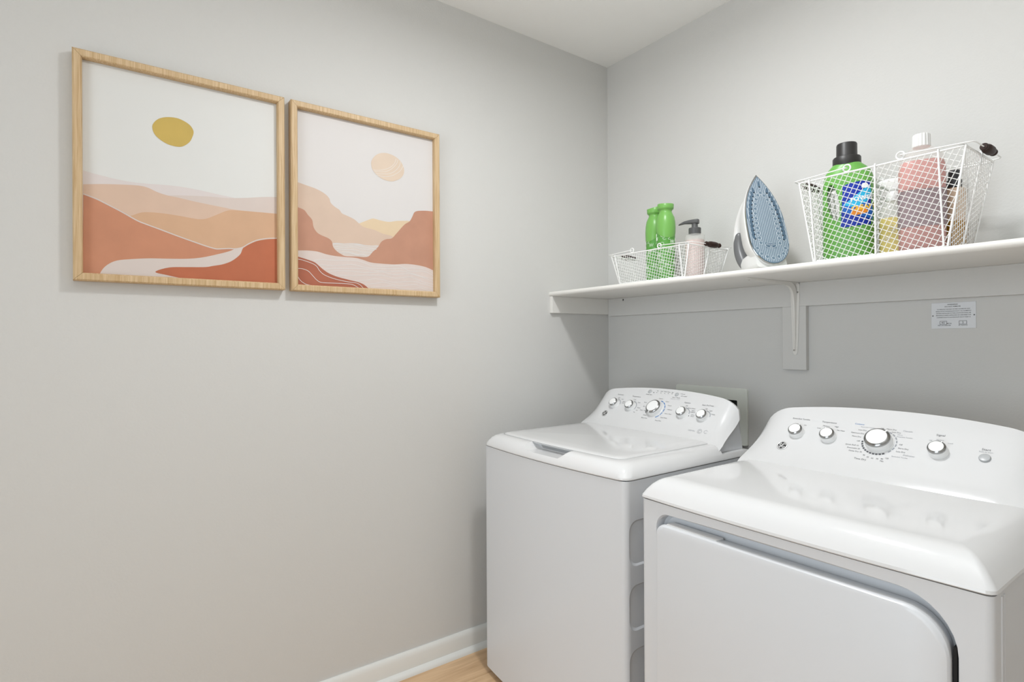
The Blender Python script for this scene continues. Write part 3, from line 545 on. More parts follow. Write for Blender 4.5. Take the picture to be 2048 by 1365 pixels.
for i, (a0, a1) in enumerate(((62, 80), (38, 57), (14, 33), (-10, 9), (-34, -15), (-62, -39))): arc_strip(bm, F, .5025, .1077, .0385, .0030, a0, a1, 2, n=5)
arc_strip(bm, F, .5025, .1077, .0375, .0035, 195, 212, 0, n=5)
for x in (.4698, .4885, .5058, .5217, .5383): arc_strip(bm, F, x, .1815, .0008, .0016, 0, 360, 0, n=8)
arc_strip(bm, F, .4555, .181, .0010, .002, 0, 360, 0, n=8); arc_strip(bm, F, .5755, .1846, .0006, .0012, 0, 360, 0, n=8)
arc_strip(bm, F, .7195, .0430, .0078, .0010, 0, 360, 1, n=24); arc_strip(bm, F, .7195, .0430, .004, .0012, 20, 300, 1, n=14); arc_strip(bm, F, .742, .044, .006, .0008, 30, 320, 1, n=14)
for (x, s) in ((.3043, .1095), (.3872, .1068), (.6236, .1031), (.7059, .1009)): arc_strip(bm, F, x, s, .0245, .0026, -25 if x > .35 and x < .4 else 5, 88, 1, n=10)
arc_strip(bm, F, .6236 + .027, .1031 - .006, .0010, .002, 0, 360, 0, n=8)
obj_raw('lettering', bm, [INK, INKL, INKB], wt, 'stuff', flipto=F[2])
feet(WX0, WX1, WYF, WYB, .026, wt)

# ---------------- dryer
DX0, DX1, DYF, DYB = .908, 1.588, -.826, -.262
dt = thing('tumble_dryer', 'white front-load dryer in the right foreground with large rounded door and grey start button', 'dryer', ((DX0 + DX1) / 2, -.55, 0))
bm = B(); o_ = outline(DX0 + .003, DX1 - .003, DYF + .003, DYB, .010, .012)
skin(bm, [ring(bm, [(x, y, z) for x, y in o_]) for z in (.024, .7928)]); cab = obj('cabinet', bm, CAB, dt, smooth=30)
# front recess around the door (soft edged)
bm = B(); rs = []
for y, g in ((-.90, -.010), (-.8375, -.010), (-.834, -.008), (-.828, -.003), (-.820, 0), (-.802, .0015), (-.797, .006)):
    rs.append(ring(bm, [(x, y, z) for x, z in rrect(.960 + g, 1.541 - g, .055 + g, .768 - g, [.085, .035, .03, .05], 8)]))
skin(bm, rs); cut(cab, obj('c', bm, CAB))
for yv in (-.806, -.7935): # vertical bead where front wraps to side panel
    bm = B(); tube(bm, [(DX1 - .0032, yv + .02, .03), (DX1 - .0032, yv + .02, .786)], .0022, 8); obj('side_bead', bm, CAB, dt, smooth=40)
bm = B(); o_ = outline(DX0 + .006, DX1 - .006, DYF + .006, DYB, .01, .012); skin(bm, [ring(bm, [(x, y, z) for x, y in o_]) for z in (.786, .7965)]); obj('cover_gap', bm, DARK, dt)
dcov = cover('top_cover', [(.003, .7945), (0, .7970), (.0008, .802), (.009, .8155), (.019, .828), (.030, .8375), (.040, .8425), (.052, .8455), (.062, .846)], DX0, DX1, DYF, DYB, .012, .014, dt, rr=.15)
for xa, xb in ((DX0 - .01, DX0 + .030), (DX1 - .030, DX1 + .01)):
    bm = B(); box(bm, xa, xb, -.438, DYB + .01, .8215, .87); cut(dcov, obj('c', bm, WHITE))
# door
bm = B(); rs = []; 
for y, g in ((-.800, .004), (-.828, .0), (-.833, .0008), (-.8365, .0035), (-.838, .008)):
    rs.append(ring(bm, [(x, y, z) for x, z in rrect(.9635 + g, 1.5345 - g, .062 + g, .7475 - g, [.065, .026, .02, .04], 8)]))
skin(bm, rs)
door = obj('door', bm, CAB, dt, smooth=30)
bm = B(); rs = []
for y, g in ((-.806, .0), (-.8285, 0), (-.8305, .0008)):
    rs.append(ring(bm, [(x, y, z) for x, z in rrect(.990 + g, 1.124 - g, .7400, .7497 - g, .002, 3)]))
skin(bm, rs); obj('door_grip_strip', bm, WHITE, door, smooth=40)
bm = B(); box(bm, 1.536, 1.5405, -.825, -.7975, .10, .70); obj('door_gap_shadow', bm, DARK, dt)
F = console('d', 1.2485, -.437, .8455, .157, .152, DYB, dt, .822)
for x, s, r, h, ang in ((1.054, .1123, .0195, .019, 60), (1.1371, .1112, .0195, .019, 110), (1.2548, .1146, .0305, .0225, 52), (1.3764, .1089, .0195, .020, 62)):
    knob(dt, x, s, F, r, h, ang, dt)
x, s = 1.4599, .1077; bm = B(); P = Vector((x, 0, 0)) + F[0] + F[1] * s; n = 28; X = Vector((1, 0, 0))
skin(bm, [ring(bm, [P + F[2] * z + q * (math.cos(2 * PI * k / n) * X + math.sin(2 * PI * k / n) * F[1]) for k in range(n)]) for q, z in ((.0105, 0), (.0105, .003), (.0095, .0045), (.006, .0052))], cap0=False)
obj('start_button', bm, GREYBTN, dt, smooth=40)
badge(F, 1.0318, .0624, dt)
it = [('Extended Tumble', 1.0491, .1604, .0066, 'k'), ('Temperature', 1.1238, .1592, .0070, 'k'), ('Signal', 1.3711, .1567, .0078, 'k'), ('Start', 1.4583, .1311, .0082, 'k'), ('Push to Start', 1.4589, .1246, .0046, 'l'),
      ('Cottons', 1.1966, .1643, .0066, 'b'), ('Casuals', 1.3051, .1577, .0066, 'l'), ('Delicates', 1.3238, .0864, .0062, 'l'), ('Time Dry', 1.2283, .0575, .0070, 'k')]
for a in [('On', 1.0669, .1404), ('Low', 1.1043, .1367), ('Medium', 1.1204, .1459), ('High', 1.1461, .1474), ('No Heat', 1.1597, .1365), ('Less Dry', 1.2085, .1462), ('Optimum Dry', 1.2001, .1353), ('More Dry', 1.2009, .1242), ('Off', 1.2089, .1106),
          ('Quick Fluff 10', 1.1984, .0965), ('Dewrinkle 20', 1.2046, .0872), ('Damp Dry 30', 1.2112, .0785), ('40', 1.2331, .0706), ('50', 1.2428, .0666), ('60', 1.2528, .0648), ('70', 1.2635, .0652), ('80', 1.2735, .067), ('120', 1.2826, .0707), ('Min', 1.2746, .0605),
          ('Off', 1.2498, .1579), ('More Dry', 1.2704, .1582), ('Less Dry', 1.2824, .1507), ('More Dry', 1.3083, .1046), ('Less Dry', 1.3053, .0947), ('Off', 1.3005, .1154)]: it.append((*a, .0054, 'k'))
for a in [('Extended Tumble', 1.2185, .1565), ('Damp', 1.2922, .1445), ('Extended Tumble', 1.3029, .1385), ('Extended Tumble', 1.307, .079), ('Off', 1.3551, .1391), ('Medium', 1.3728, .143), ('Loud', 1.3934, .137)]: it.append((*a, .0046, 'l'))
bm = lettering(F, it, dt)
for k in range(11): arc_strip(bm, F, 1.2548, .1146, .0365, .0042, 182 + k * 11.2, 182 + k * 11.2 + 8.2, 0, n=4)
for k in range(7): arc_strip(bm, F, 1.2548, .1146, .0365, .0030, -45 + k * 17, -45 + k * 17 + 12, 1, n=4)
obj_raw('lettering', bm, [INK, INKL, INKB], dt, 'stuff', flipto=F[2])
feet(DX0, DX1, DYF, DYB, .026, dt)

# ---------------- outlet box on the wall behind the machines
ob = thing('outlet_box', 'recessed white washer outlet box frame on the wall between the two machines', 'outlet box', (.54, 0, .79))
bm = B(); rs = [ring(bm, [(x, y, z) for x, z in rrect(.3845 + g, .6958 - g, .7925 + g, 1.000 - g, .008, 4)]) for y, g in ((-.0002, 0), (-.009, 0), (-.0105, .0015))]
skin(bm, rs); fr = obj('frame', bm, mat('box_plastic', 'e3e6de', .4), ob, smooth=30)
bm = B(); skin(bm, [ring(bm, [(x, y, z) for x, z in rrect(.42, .657, .830, .956, .004, 3)]) for y in (-.02, .02)]); cut(fr, obj('c', bm, DARK))
bm = B(); sb = [(x, z) for x, z in rrect(.416, .661, .826, .960, .004, 3)]; si = [(x, z) for x, z in rrect(.418, .659, .828, .958, .004, 3)]
rs = [ring(bm, [(x, y, z) for x, z in q]) for q, y in ((sb, .001), (sb, .085), (si, .083), (si, .001))]
skin(bm, [rs[0], rs[1]], cap0=False, cap1=True); skin(bm, [rs[3], rs[2]], cap0=False, cap1=True)
for i in range(len(sb)): j = (i + 1) % len(sb); bm.faces.new((rs[0][i], rs[0][j], rs[3][j], rs[3][i]))
obj('recess_liner', bm, mat('liner_grey', '4a4b45', .6), ob)
bm = B(); tube(bm, [(.50, .05, .835), (.50, .05, .90)], .009, 12); tube(bm, [(.49, .03, .90), (.51, .03, .90)], .007, 10); tube(bm, [(.50, .05, .895), (.50, .02, .895)], .007, 10); obj('valve', bm, CHROME, ob, smooth=40)

# ---------------- warning sign
sg = thing('warning_sign', 'small white plastic dryer exhaust warning plate screwed to the back wall under the shelf', 'sign', (1.3035, 0, 1.2065))
bm = B(); box(bm, 1.2535, 1.3538, -.002, -.0001, 1.2066, 1.2783); obj('plate', bm, mat('sign_white', 'dfe1e4', .4), sg, bevel=.0005)
bm = B()
def st(s_, x, z, size, bold=.01):
    M = Matrix(((1, 0, 0, x), (0, 0, -1, -.0023), (0, 1, 0, z), (0, 0, 0, 1))); text_into(bm, s_, size, M, 0, bold=bold)
X0 = 1.3035
st('WARNING!', X0 - .001, 1.2725, .0046); st('DO NOT REMOVE', X0 - .001, 1.2668, .0044)
for i, s_ in enumerate(('TO REDUCE THE RISK OF FIRE CAUSED BY LINT', 'BUILD-UP IN THE EXHAUST DUCT, ALL DOMESTIC', 'DRYERS INSTALLED IN THIS LOCATION SHALL BE', "MANUFACTURER'S APPROVED OR CERTIFIED FOR", 'CONNECTION TO AN EXHAUST DUCT THAT IS')):
    st(s_, X0 + .0005, 1.2596 - i * .0056, .0035)
st("45'", 1.2815, 1.2225, .0080, 0); st('2', 1.3253, 1.2225, .0080, 0); st('METAL', 1.2950, 1.2203, .0036); st('FEET OR GREATER', 1.2835, 1.2150, .0036); st('90° ELBOWS', 1.3255, 1.2150, .0036)
def frm(x, z, hw, hh, th=.0004):
    for a in ((x - hw, x + hw, z - hh - th, z - hh + th), (x - hw, x + hw, z + hh - th, z + hh + th), (x - hw - th, x - hw + th, z - hh, z + hh), (x + hw - th, x + hw + th, z - hh, z + hh)):
        bm.faces.new([bm.verts.new((q[0], -.0023, q[1])) for q in ((a[0], a[2]), (a[1], a[2]), (a[1], a[3]), (a[0], a[3]))])
frm(1.2815, 1.2225, .0078, .0045); frm(1.3253, 1.2225, .0082, .0045)
obj_raw('lettering', bm, [mat('sign_ink', '2c2d30', .6)], sg, 'stuff', flipto=(0, -1, 0))
for x in (1.2573, 1.3500): screw_at((x, -.002, 1.2423), (0, -1, 0), .0018, mat('screw_steel', '7c7c7c', .4, metal=1), sg)

# ------------------------------------------------------------------ wire baskets
def clip(poly, p, d):
    lo, hi = -1e9, 1e9; n = len(poly)
    for i in range(n):
        a = Vector(poly[i]); b = Vector(poly[(i + 1) % n]); e = b - a; nn = Vector((-e.y, e.x)); num = nn.dot(a - p); den = nn.dot(d)
        if abs(den) < 1e-9:
            if num > 0: return None
            continue
        t = num / den
        if den > 0: lo = max(lo, t)
        else: hi = min(hi, t)
    return (lo, hi) if hi - lo > .002 else None
def mesh_panel(name, c, ang, step, r, parent, out):
    c = [Vector(q) for q in c]; U = (c[1] - c[0]).normalized(); N = U.cross(c[3] - c[0]).normalized(); V = N.cross(U)
    poly = [((q - c[0]).dot(U), (q - c[0]).dot(V)) for q in c]; bm = B(); cen = Vector(poly[0]) * 0 + Vector((sum(p[0] for p in poly) / 4, sum(p[1] for p in poly) / 4))
    for k, a in enumerate((ang, ang + 90)):
        d = Vector((math.cos(math.radians(a)), math.sin(math.radians(a)))); nn = Vector((-d.y, d.x))
        for i in range(-60, 61):
            p = cen + nn * (i * step); q = clip(poly, p, d)
            if not q: continue
            pts = [c[0] + U * (p + d * t).x + V * (p + d * t).y + Vector(out) * r * (1 if k else -1) for t in q]
            tube(bm, pts, r, 5)
    return obj(name, bm, WIRE, parent, kind='stuff', smooth=60)
def basket(label, rim, bot, z0, z1, loopx, ribs, handles, ang, step, r, R, lr):
    x0, x1, y0, y1 = rim; a0, a1, b0, b1 = bot
    t = thing('wire_basket', label, 'basket', ((x0 + x1) / 2, (y0 + y1) / 2, z0), group='white wire baskets on the shelf')
    T = [(x0, y0, z1), (x1, y0, z1), (x1, y1, z1), (x0, y1, z1)]; Bt = [(a0, b0, z0 + R), (a1, b0, z0 + R), (a1, b1, z0 + R), (a0, b1, z0 + R)]
    def rr(pts, q, z, g=0): return [(x, y, z) for x, y in rrect(pts[0] - g, pts[1] + g, pts[2] - g, pts[3] + g, q, 4)]
    bm = B(); tube(bm, rr(rim, .006, z1), R, 10, True); obj('rim_wire', bm, WIRE, t, smooth=60)
    bm = B(); tube(bm, rr(bot, .006, z0 + R), R * .9, 10, True); obj('base_wire', bm, WIRE, t, smooth=60)
    for a, b in zip(T, Bt):
        bm = B(); sx = 1 if a[0] > (x0 + x1) / 2 else -1
        tube(bm, [(a[0] - sx * .012, a[1], a[2] + R * 1.6), (a[0] - sx * .003, a[1], a[2] + R * 2.0), (a[0] + sx * .001, a[1], a[2] + R * .8), (b[0] + sx * .0005, b[1], b[2])], R, 8); obj('corner_wire', bm, WIRE, t, smooth=60)
    for f in ribs:
        for (ya, yb_) in ((y0, b0), (y1, b1)):
            o = -1 if ya == y0 else 1
            bm = B(); xt = x0 + (x1 - x0) * f; xb = a0 + (a1 - a0) * (f * 1.0); 
            if f < .2: xb = a0 + (a1 - a0) * .02
            if f > .8: xb = a1 - (a1 - a0) * .02
            tube(bm, [(xt, ya - o * .003, z1 + R), (xt, ya + o * R, z1 + R * 1.7), (xt, ya + o * R * 1.8, z1), (xb, yb_ + o * R * 1.6, z0 + R)], R * .9, 8); obj('rib_wire', bm, WIRE, t, smooth=60)
    for (xa, xb) in ((x0, a0), (x1, a1)):
        o = -1 if xa == x0 else 1; bm = B(); yt = (y0 + y1) / 2; ybm = (b0 + b1) / 2
        tube(bm, [(xa - o * .003, yt, z1 + R), (xa + o * R, yt, z1 + R * 1.7), (xa + o * R * 1.8, yt, z1), (xb + o * R * 1.6, ybm, z0 + R)], R * .9, 8); obj('rib_wire', bm, WIRE, t, smooth=60)
    e = .0012
    mesh_panel('wire_mesh', [Bt[0], Bt[1], T[1], T[0]], ang, step, r, t, (0, -1, 0))
    mesh_panel('wire_mesh', [Bt[2], Bt[3], T[3], T[2]], ang, step, r, t, (0, 1, 0))
    mesh_panel('wire_mesh', [Bt[1], Bt[2], T[2], T[1]], -ang, step, r, t, (1, 0, 0))
    mesh_panel('wire_mesh', [Bt[3], Bt[0], T[0], T[3]], ang, step, r, t, (-1, 0, 0))
    mesh_panel('wire_mesh', [(a0, b0, z0 + R), (a1, b0, z0 + R), (a1, b1, z0 + R), (a0, b1, z0 + R)], 0, step, r, t, (0, 0, 1))
    for (lx, ex, ez, gl, gr) in handles:
        for yy in (y0, y1):
            bm = B(); n = 16; s = -1 if yy == y0 else 1
            tube(bm, [(lx + lr * math.cos(2 * PI * k / n), yy, z1 + R + lr + lr * math.sin(2 * PI * k / n)) for k in range(n)], R * .85, 8, True); obj('handle_loop', bm, WIRE, t, smooth=60)
        zc = z1 + R + lr; s = 1 if ex > lx else -1
        pth = [(lx + s * .001, y0 + .004, zc + .001), (lx + s * .001, y0 - .004, zc), (lx + s * .004, y0 - .006, zc), (ex - s * .012, y0 - .004, ez), (ex - s * .003, y0 - .001, ez), (ex, y0 + .008, ez),
               (ex, y1 - .008, ez), (ex - s * .003, y1 + .001, ez), (ex - s * .012, y1 + .004, ez), (lx + s * .004, y1 + .006, zc), (lx + s * .001, y1 + .004, zc), (lx + s * .001, y1 - .004, zc + .001)]
        bm = B(); tube(bm, pth, R * .62, 8); h = obj('handle', bm, WIRE, t, smooth=60)
        ym = (y0 + y1) / 2; prof = [(-gl, .003), (-gl, .0065), (-gl + .004, .0085), (-gl + .008, .0075), (-gl + .011, .0045), (-gl + .014, .0055), (-gl + .019, .0095), (-gl + .028, .0108)]
        full = prof + [(-a, b) for a, b in reversed(prof)]
        bm = B(); rs = [ring(bm, [(ex + q * gr * math.cos(2 * PI * k / 20), ym + y, ez + q * gr * math.sin(2 * PI * k / 20)) for k in range(20)]) for y, q in full]
        skin(bm, rs); obj('grip', bm, WOODGRIP, h, smooth=50, label='turned dark brown wooden grip')
    return t
basket('large white wire basket at the right end of the shelf, holding the green jug', (1.059, 1.4255, -.345, -.148), (1.090, 1.388, -.333, -.166), SZ, 1.606, 1.18, (.075, .51, .865),
       ((1.180, 1.044, 1.612, .038, 1.0), (1.300, 1.442, 1.611, .038, 1.0)), -27, .0122, .00085, .0024, .0088)
basket('small low white wire basket at the left end, holding the two green bottles', (.354, .697, -.345, -.125), (.384, .672, -.333, -.143), SZ, 1.493, .45, (.06, .90),
       ((.455, .338, 1.499, .037, .95), (.578, .712, 1.498, .040, .95)), -18, .0102, .00075, .0022, .0078)

# ------------------------------------------------------------------ bottles in the small basket
ZB = SZ + .0052
GREEN_CAP = mat('green_cap', '76b158', .32); GREEN_BODY = mat('green_body', '5b9c45', .35); LINEW = mat('pattern_white', 'eaf5e4', .5)
def green_bottle(loc_, rz, tilt, label, sl=1.0):
    t = thing('shampoo_bottle', label, 'bottle', loc_, group='green bottles in the small basket', rot=(tilt[0], tilt[1], rz), local=True)
    r = .0332; n = 40
    bm = B(); lathe(bm, [(.024, 0), (.029, .001), (r, .005), (r * 1.0, .03), (r * .99, .12), (r, .19), (r * .98, .215), (r * .7, .235)], n); obj('body', bm, GREEN_BODY, t, smooth=40)
    # cap: skirt drops in an oval tongue, shoulders narrow to a neck, then a flared slanted rim
    bm = B(); rings = []
    def zc(z, a, k): return z - k * .024 * (1 + math.cos(a)) if k >= 0 else z - sl * k * .03 * (1 - math.cos(a))
    prof = [(r * 1.02, .207, 1.0), (r * 1.05, .211, .95), (r * 1.07, .219, .55), (r * 1.03, .228, .2), (r * .93, .238, 0), (r * .78, .249, 0), (r * .68, .256, 0), (r * .66, .2605, 0), (r * .72, .2645, .0), (r * .84, .2675, .0), (r * .87, .271, -.03), (r * .885, .2825, -.11), (r * .85, .2845, -.11), (r * .78, .2838, -.11)]
    for q, z, k in prof: rings.append(ring(bm, [(q * math.cos(2 * PI * i / n), q * math.sin(2 * PI * i / n), zc(z, 2 * PI * i / n, k)) for i in range(n)]))
    skin(bm, rings, cap0=False); obj('flip_cap', bm, GREEN_CAP, t, smooth=40)
    bm = B(); rnd = random.Random(3)
    for i in range(70):   # doodle pattern printed on the body
        a = rnd.random() * 2 * PI; z = .02 + rnd.random() * .165; kind = i % 3; s = .0045 + rnd.random() * .003; pts = []
        if kind == 0: pts = [(s * math.cos(k * .7), s * math.sin(k * .7)) for k in range(8)]
        elif kind == 1: pts = [(-s, -s), (-s * .5, s), (0, -s), (s * .5, s), (s, -s), (s * 1.5, s)]
        else: pts = [(-s, s), (-s * .2, s * 1.1), (s * .6, s * .4), (0, -s * .2), (-s * .7, -s * .4), (-s * .2, -s * 1.2), (s, -s)]
        q = [((r + .0002) * math.cos(a + x / r), (r + .0002) * math.sin(a + x / r), z + y) for x, y in smooth_pts(pts, 3)]
        tube(bm, q, .00062, 4)
    obj('printed_pattern', bm, LINEW, t, kind='stuff', smooth=60)
    return t
green_bottle((.499, -.212, ZB), math.radians(-35), (0, 0), 'green bottle with light green flip cap in the small basket, the taller right one')
green_bottle((.428, -.187, ZB), math.radians(-100), (0, 0), 'green bottle with slanted green cap in the small basket, the lower left one', 2.6)
def clear_mat(name, color, alpha, rough=.12):
    return mat(name, color, rough, alpha=alpha, spec=.5)
t = thing('pump_bottle', 'clear pump bottle of pale pink soap with dark grey pump in the small basket', 'bottle', (.627, -.215, ZB), rz=math.radians(22), local=True)
bm = B(); lathe(bm, [(.028, 0), (.0320, .002), (.0332, .006), (.0332, .144), (.0325, .151), (.028, .1545), (.017, .1555), (.0150, .157)], 40); obj('body', bm, clear_mat('clear_plastic', 'e9ebe6', .34), t, smooth=40)
bm = B(); lathe(bm, [(.0275, .0015), (.031, .003), (.0318, .007), (.0318, .134), (.0001, .1342)], 40); obj('liquid', bm, mat('pink_soap', 'dfbdb8', .4), t, smooth=40)
GP = mat('pump_grey', '525353', .45, bump=.1)
bm = B(); lathe(bm, [(.0205, .1555), (.0208, .157), (.0208, .1765), (.0195, .178), (.0115, .179), (.0105, .181), (.0102, .193)], 32); p_ = obj('pump_collar', bm, GP, t, smooth=40)
bm = B(); rs = []
for x, hw, zc, hh in ((-.056, .003, 0.1940, .0014), (-.050, .005, 0.1960, .0024), (-.036, .0075, 0.2000, .0042), (-.018, .0105, 0.2005, .0062), (0, .0125, 0.2000, .0075), (.010, .0115, 0.2000, .0078), (.0135, .0095, 0.2000, .0072)):
    rs.append(ring(bm, [(x, y, zc + z) for y, z in rrect(-hw, hw, -hh, hh, min(hw, hh) * .5, 3)]))
skin(bm, rs); obj('pump_head', bm, GP, t, smooth=45)

# ------------------------------------------------------------------ clothes iron standing on its heel
IL, IW = .297, .0635
def sole_w(h):
    hb = .085
    if h <= hb: return IW * math.sqrt(max(0, 1 - ((hb - h) / hb) ** 2.1))
    q = (h - hb) / (IL - hb); return IW * (1 - q ** 2.9)
def sole_pts(scale=1, n=22, dh=0, hs=1):
    hb = .085; hs_l = [hb - hb * math.cos(PI / 2 * k / 7) for k in range(8)] + [hb + (IL - hb) * k / n for k in range(1, n + 1)]
    R_ = [(sole_w(h) * scale, hb + (h - hb) * scale * hs + dh) for h in hs_l]; return [(-0.0, R_[0][1])] + R_[1:-1] + [(0, R_[-1][1])] + [(-a, b) for a, b in reversed(R_[1:-1])]
ia = math.radians(63); lean = math.radians(17)
# local axes: x = across the sole, y = up the sole, z = out of the sole (towards the room)
nx = Vector((math.sin(ia), -math.cos(ia), 0)); ax = Vector((math.cos(ia), math.sin(ia), 0)); up = Vector((0, 0, 1)) * math.cos(lean) - nx * math.sin(lean); nz = ax.cross(up)
M = Matrix((ax, up, nz)).transposed()
t = thing('clothes_iron', 'white steam iron standing on its heel, blue patterned soleplate facing the room', 'iron', (.944, -.268, SZ + .020), rot=M.to_euler(), local=True)
IB = mat('iron_white', 'e6e6e4', .3, coat=.2); IG = mat('iron_grey', '6a6b6c', .35)
SB = mat('sole_blue', '6f8496', .35, vary=.04, vscale=60); SBD = mat('sole_blue_dark', '556d82', .35); SWL = mat('sole_lines', 'd3dbe3', .4); BLK = mat('hole_black', '0d0d10', .8)
def irings(bm, secs, cap0=True, cap1=True):
    rs = [ring(bm, [(x, y, d) for x, y in sole_pts(s, dh=dh, hs=hs)]) for s, d, dh, hs in secs]; return skin(bm, rs, cap0=cap0, cap1=cap1)
bm = B(); irings(bm, [(.985, -.003, 0, 1), (1.0, -.001, 0, 1), (.995, .0, 0, 1)]); sp = obj('soleplate', bm, SB, t, smooth=30)
bm = B(); irings(bm, [(1.0, -.0065, 0, 1), (1.03, -.006, 0, 1), (1.035, -.003, 0, 1), (1.015, -.0012, 0, 1)]); obj('metal_edge', bm, CHROME, t, smooth=40)
bm = B(); irings(bm, [(.45, -.088, .03, 1.3), (.62, -.080, .018, 1.15), (.80, -.060, .006, 1.05), (.95, -.036, 0, 1.0), (1.02, -.016, 0, 1), (1.03, -.0085, 0, 1), (1.0, -.0062, 0, 1)]); obj('body', bm, IB, t, smooth=50)
path = [(.245, -.045), (.238, -.078), (.215, -.112), (.185, -.138), (.150, -.152), (.11, -.154), (.07, -.146), (.045, -.130), (.036, -.105)]
def hand(bm, pts, rw):
    rs = []
    for i, (h, d) in enumerate(pts):
        a = Vector(pts[max(i - 1, 0)]); b = Vector(pts[min(i + 1, len(pts) - 1)]); q = (b - a).normalized(); nrm = Vector((-q.y, q.x)); w_, th = rw[i] if isinstance(rw, list) else rw
        rs.append(ring(bm, [(w_ * math.cos(2 * PI * k / 20), h + nrm.x * th * math.sin(2 * PI * k / 20), d + nrm.y * th * math.sin(2 * PI * k / 20)) for k in range(20)]))
    return skin(bm, rs)
bm = B(); hand(bm, smooth_pts(path, 4), (.019, .013)); obj('handle', bm, IB, t, smooth=60)
g = smooth_pts([(.172, -.138), (.14, -.150), (.10, -.152), (.06, -.141), (.040, -.122)], 5); L_ = len(g)
bm = B(); hand(bm, g, [(.0215 * (.55 + .5 * math.sin(PI * i / (L_ - 1)) ** .6), .0185 * (.5 + .55 * math.sin(PI * i / (L_ - 1)) ** .6)) for i in range(L_)]); obj('grip', bm, IG, t, smooth=60, label='grey handle grip')
bm = B(); rs = []
for d, w_, a, b in ((-.012, .050, -.008, .045), (-.05, .047, .000, .055), (-.095, .040, .0125, .060), (-.122, .030, .022, .058)): rs.append(ring(bm, [(x, y, d) for x, y in rrect(-w_, w_, a, b, .012, 4)]))
skin(bm, rs); obj('heel', bm, IB, t, smooth=40)
# soleplate print: stripes, rings, teardrop steam channels, holes
bm = B(); n_ = 22
for i in range(n_):
    x = -IW + (i + .5) * 2 * IW / n_; lo = hi = None
    for k in range(200):
        h = IL * k / 199
        if sole_w(h) * .985 > abs(x):
            lo = h if lo is None else lo; hi = h
    if lo is None or hi - lo < .01: continue
    segs = [(lo + .003, hi - .003)]
    if abs(x) < .0185: segs = [(lo + .003, .049), (.067, hi - .003)]
    for a, b in segs:
        v = [bm.verts.new(q) for q in ((x - .0008, a, .0003), (x + .0008, a, .0003), (x + .0008, b, .0003), (x - .0008, b, .0003))]; bm.faces.new(v)
obj_raw('soleplate_stripes', bm, SWL, sp, kind='stuff', flipto=(0, 0, 1)).matrix_parent_inverse = Matrix.Identity(4)
def disc(bm, pts, z, mi): flat_poly(bm, [(x, y, z) for x, y in pts], mi)
def tear(cx, cy, L, w_, ang, s=1.0):
    out = []; a0 = math.radians(ang)
    for k in range(18):
        a = 2 * PI * k / 18; y = math.sin(a); x = math.cos(a) * (1 - .35 * (y + 1) / 2)
        px = x * w_ * s; py = (y + 1) / 2 * L - (s - 1) * L * .0 - w_ * .6 * 0
        py = (y * L / 2) * (1 + (s - 1) * .35) + L / 2; out.append((cx + px * math.cos(a0) - py * math.sin(a0), cy + px * math.sin(a0) + py * math.cos(a0)))
    return out
circ = lambda cx, cy, r: [(cx + r * math.cos(2 * PI * k / 14), cy + r * math.sin(2 * PI * k / 14)) for k in range(14)]
bR = B(); bT = B(); bH = B()
for k in range(12):      # steam channels along both flanks, pointing to the rim
    h = .078 + k * .0145
    for sd in (-1, 1):
        xi = sd * (sole_w(h) - .0175 - .000 * k); 
        if k > 9: xi = sd * max(abs(xi), .012)
        a = sd * (-26 + k * 1.6)
        disc(bT, tear(xi, h - .003, .0235, .0062, a, 1.22), .00045, 1); disc(bT, tear(xi, h - .003, .0235, .0062, a), .0006, 0); disc(bH, circ(xi, h, .0021), .0008, 0)
disc(bT, tear(0, .254, .028, .0052, 0, 1.2), .00045, 1); disc(bT, tear(0, .254, .028, .0052, 0), .0006, 0); disc(bH, circ(0, .2585, .0021), .0008, 0)
cs = []
for k in range(10):
    h = .066 + k * .0165
    for sd in (-1, 1): cs.append((sd * (sole_w(h + .004) - .0312 + .0004 * k), h))
cs += [(0, .2385), (-.0105, .229), (.0105, .229), (-.046, .048), (.046, .050), (-.036, .030), (.036, .032), (-.019, .0205), (.019, .0215), (0, .0165)]
for cx, cy in cs:
    if abs(cx) < .004 and cy > .05 and cy < .2: continue
    disc(bR, circ(cx, cy, .0062), .00035, 1); disc(bR, circ(cx, cy, .0051), .0005, 0)
oval = [(.018 * math.cos(2 * PI * k / 24), .058 + .0085 * math.sin(2 * PI * k / 24)) for k in range(24)]
disc(bR, oval, .0004, 1); disc(bR, [(x * .93, .058 + (y - .058) * .87) for x, y in oval], .0005, 2)
text_into(bR, 'STEAM GLIDE', .0042, Matrix.Translation((0, .0602, .0006)) @ Matrix.Rotation(PI, 4, 'Z'), 1, bold=.02); text_into(bR, '205', .0062, Matrix.Translation((0, .0547, .0006)) @ Matrix.Rotation(PI, 4, 'Z'), 1, bold=.02)
obj_raw('soleplate_rings', bR, [SB, SWL, SBD], sp, kind='stuff', flipto=(0, 0, 1)); obj_raw('steam_channels', bT, [SBD, SWL], sp, kind='stuff', flipto=(0, 0, 1)); obj_raw('steam_holes', bH, BLK, sp, kind='stuff', flipto=(0, 0, 1))

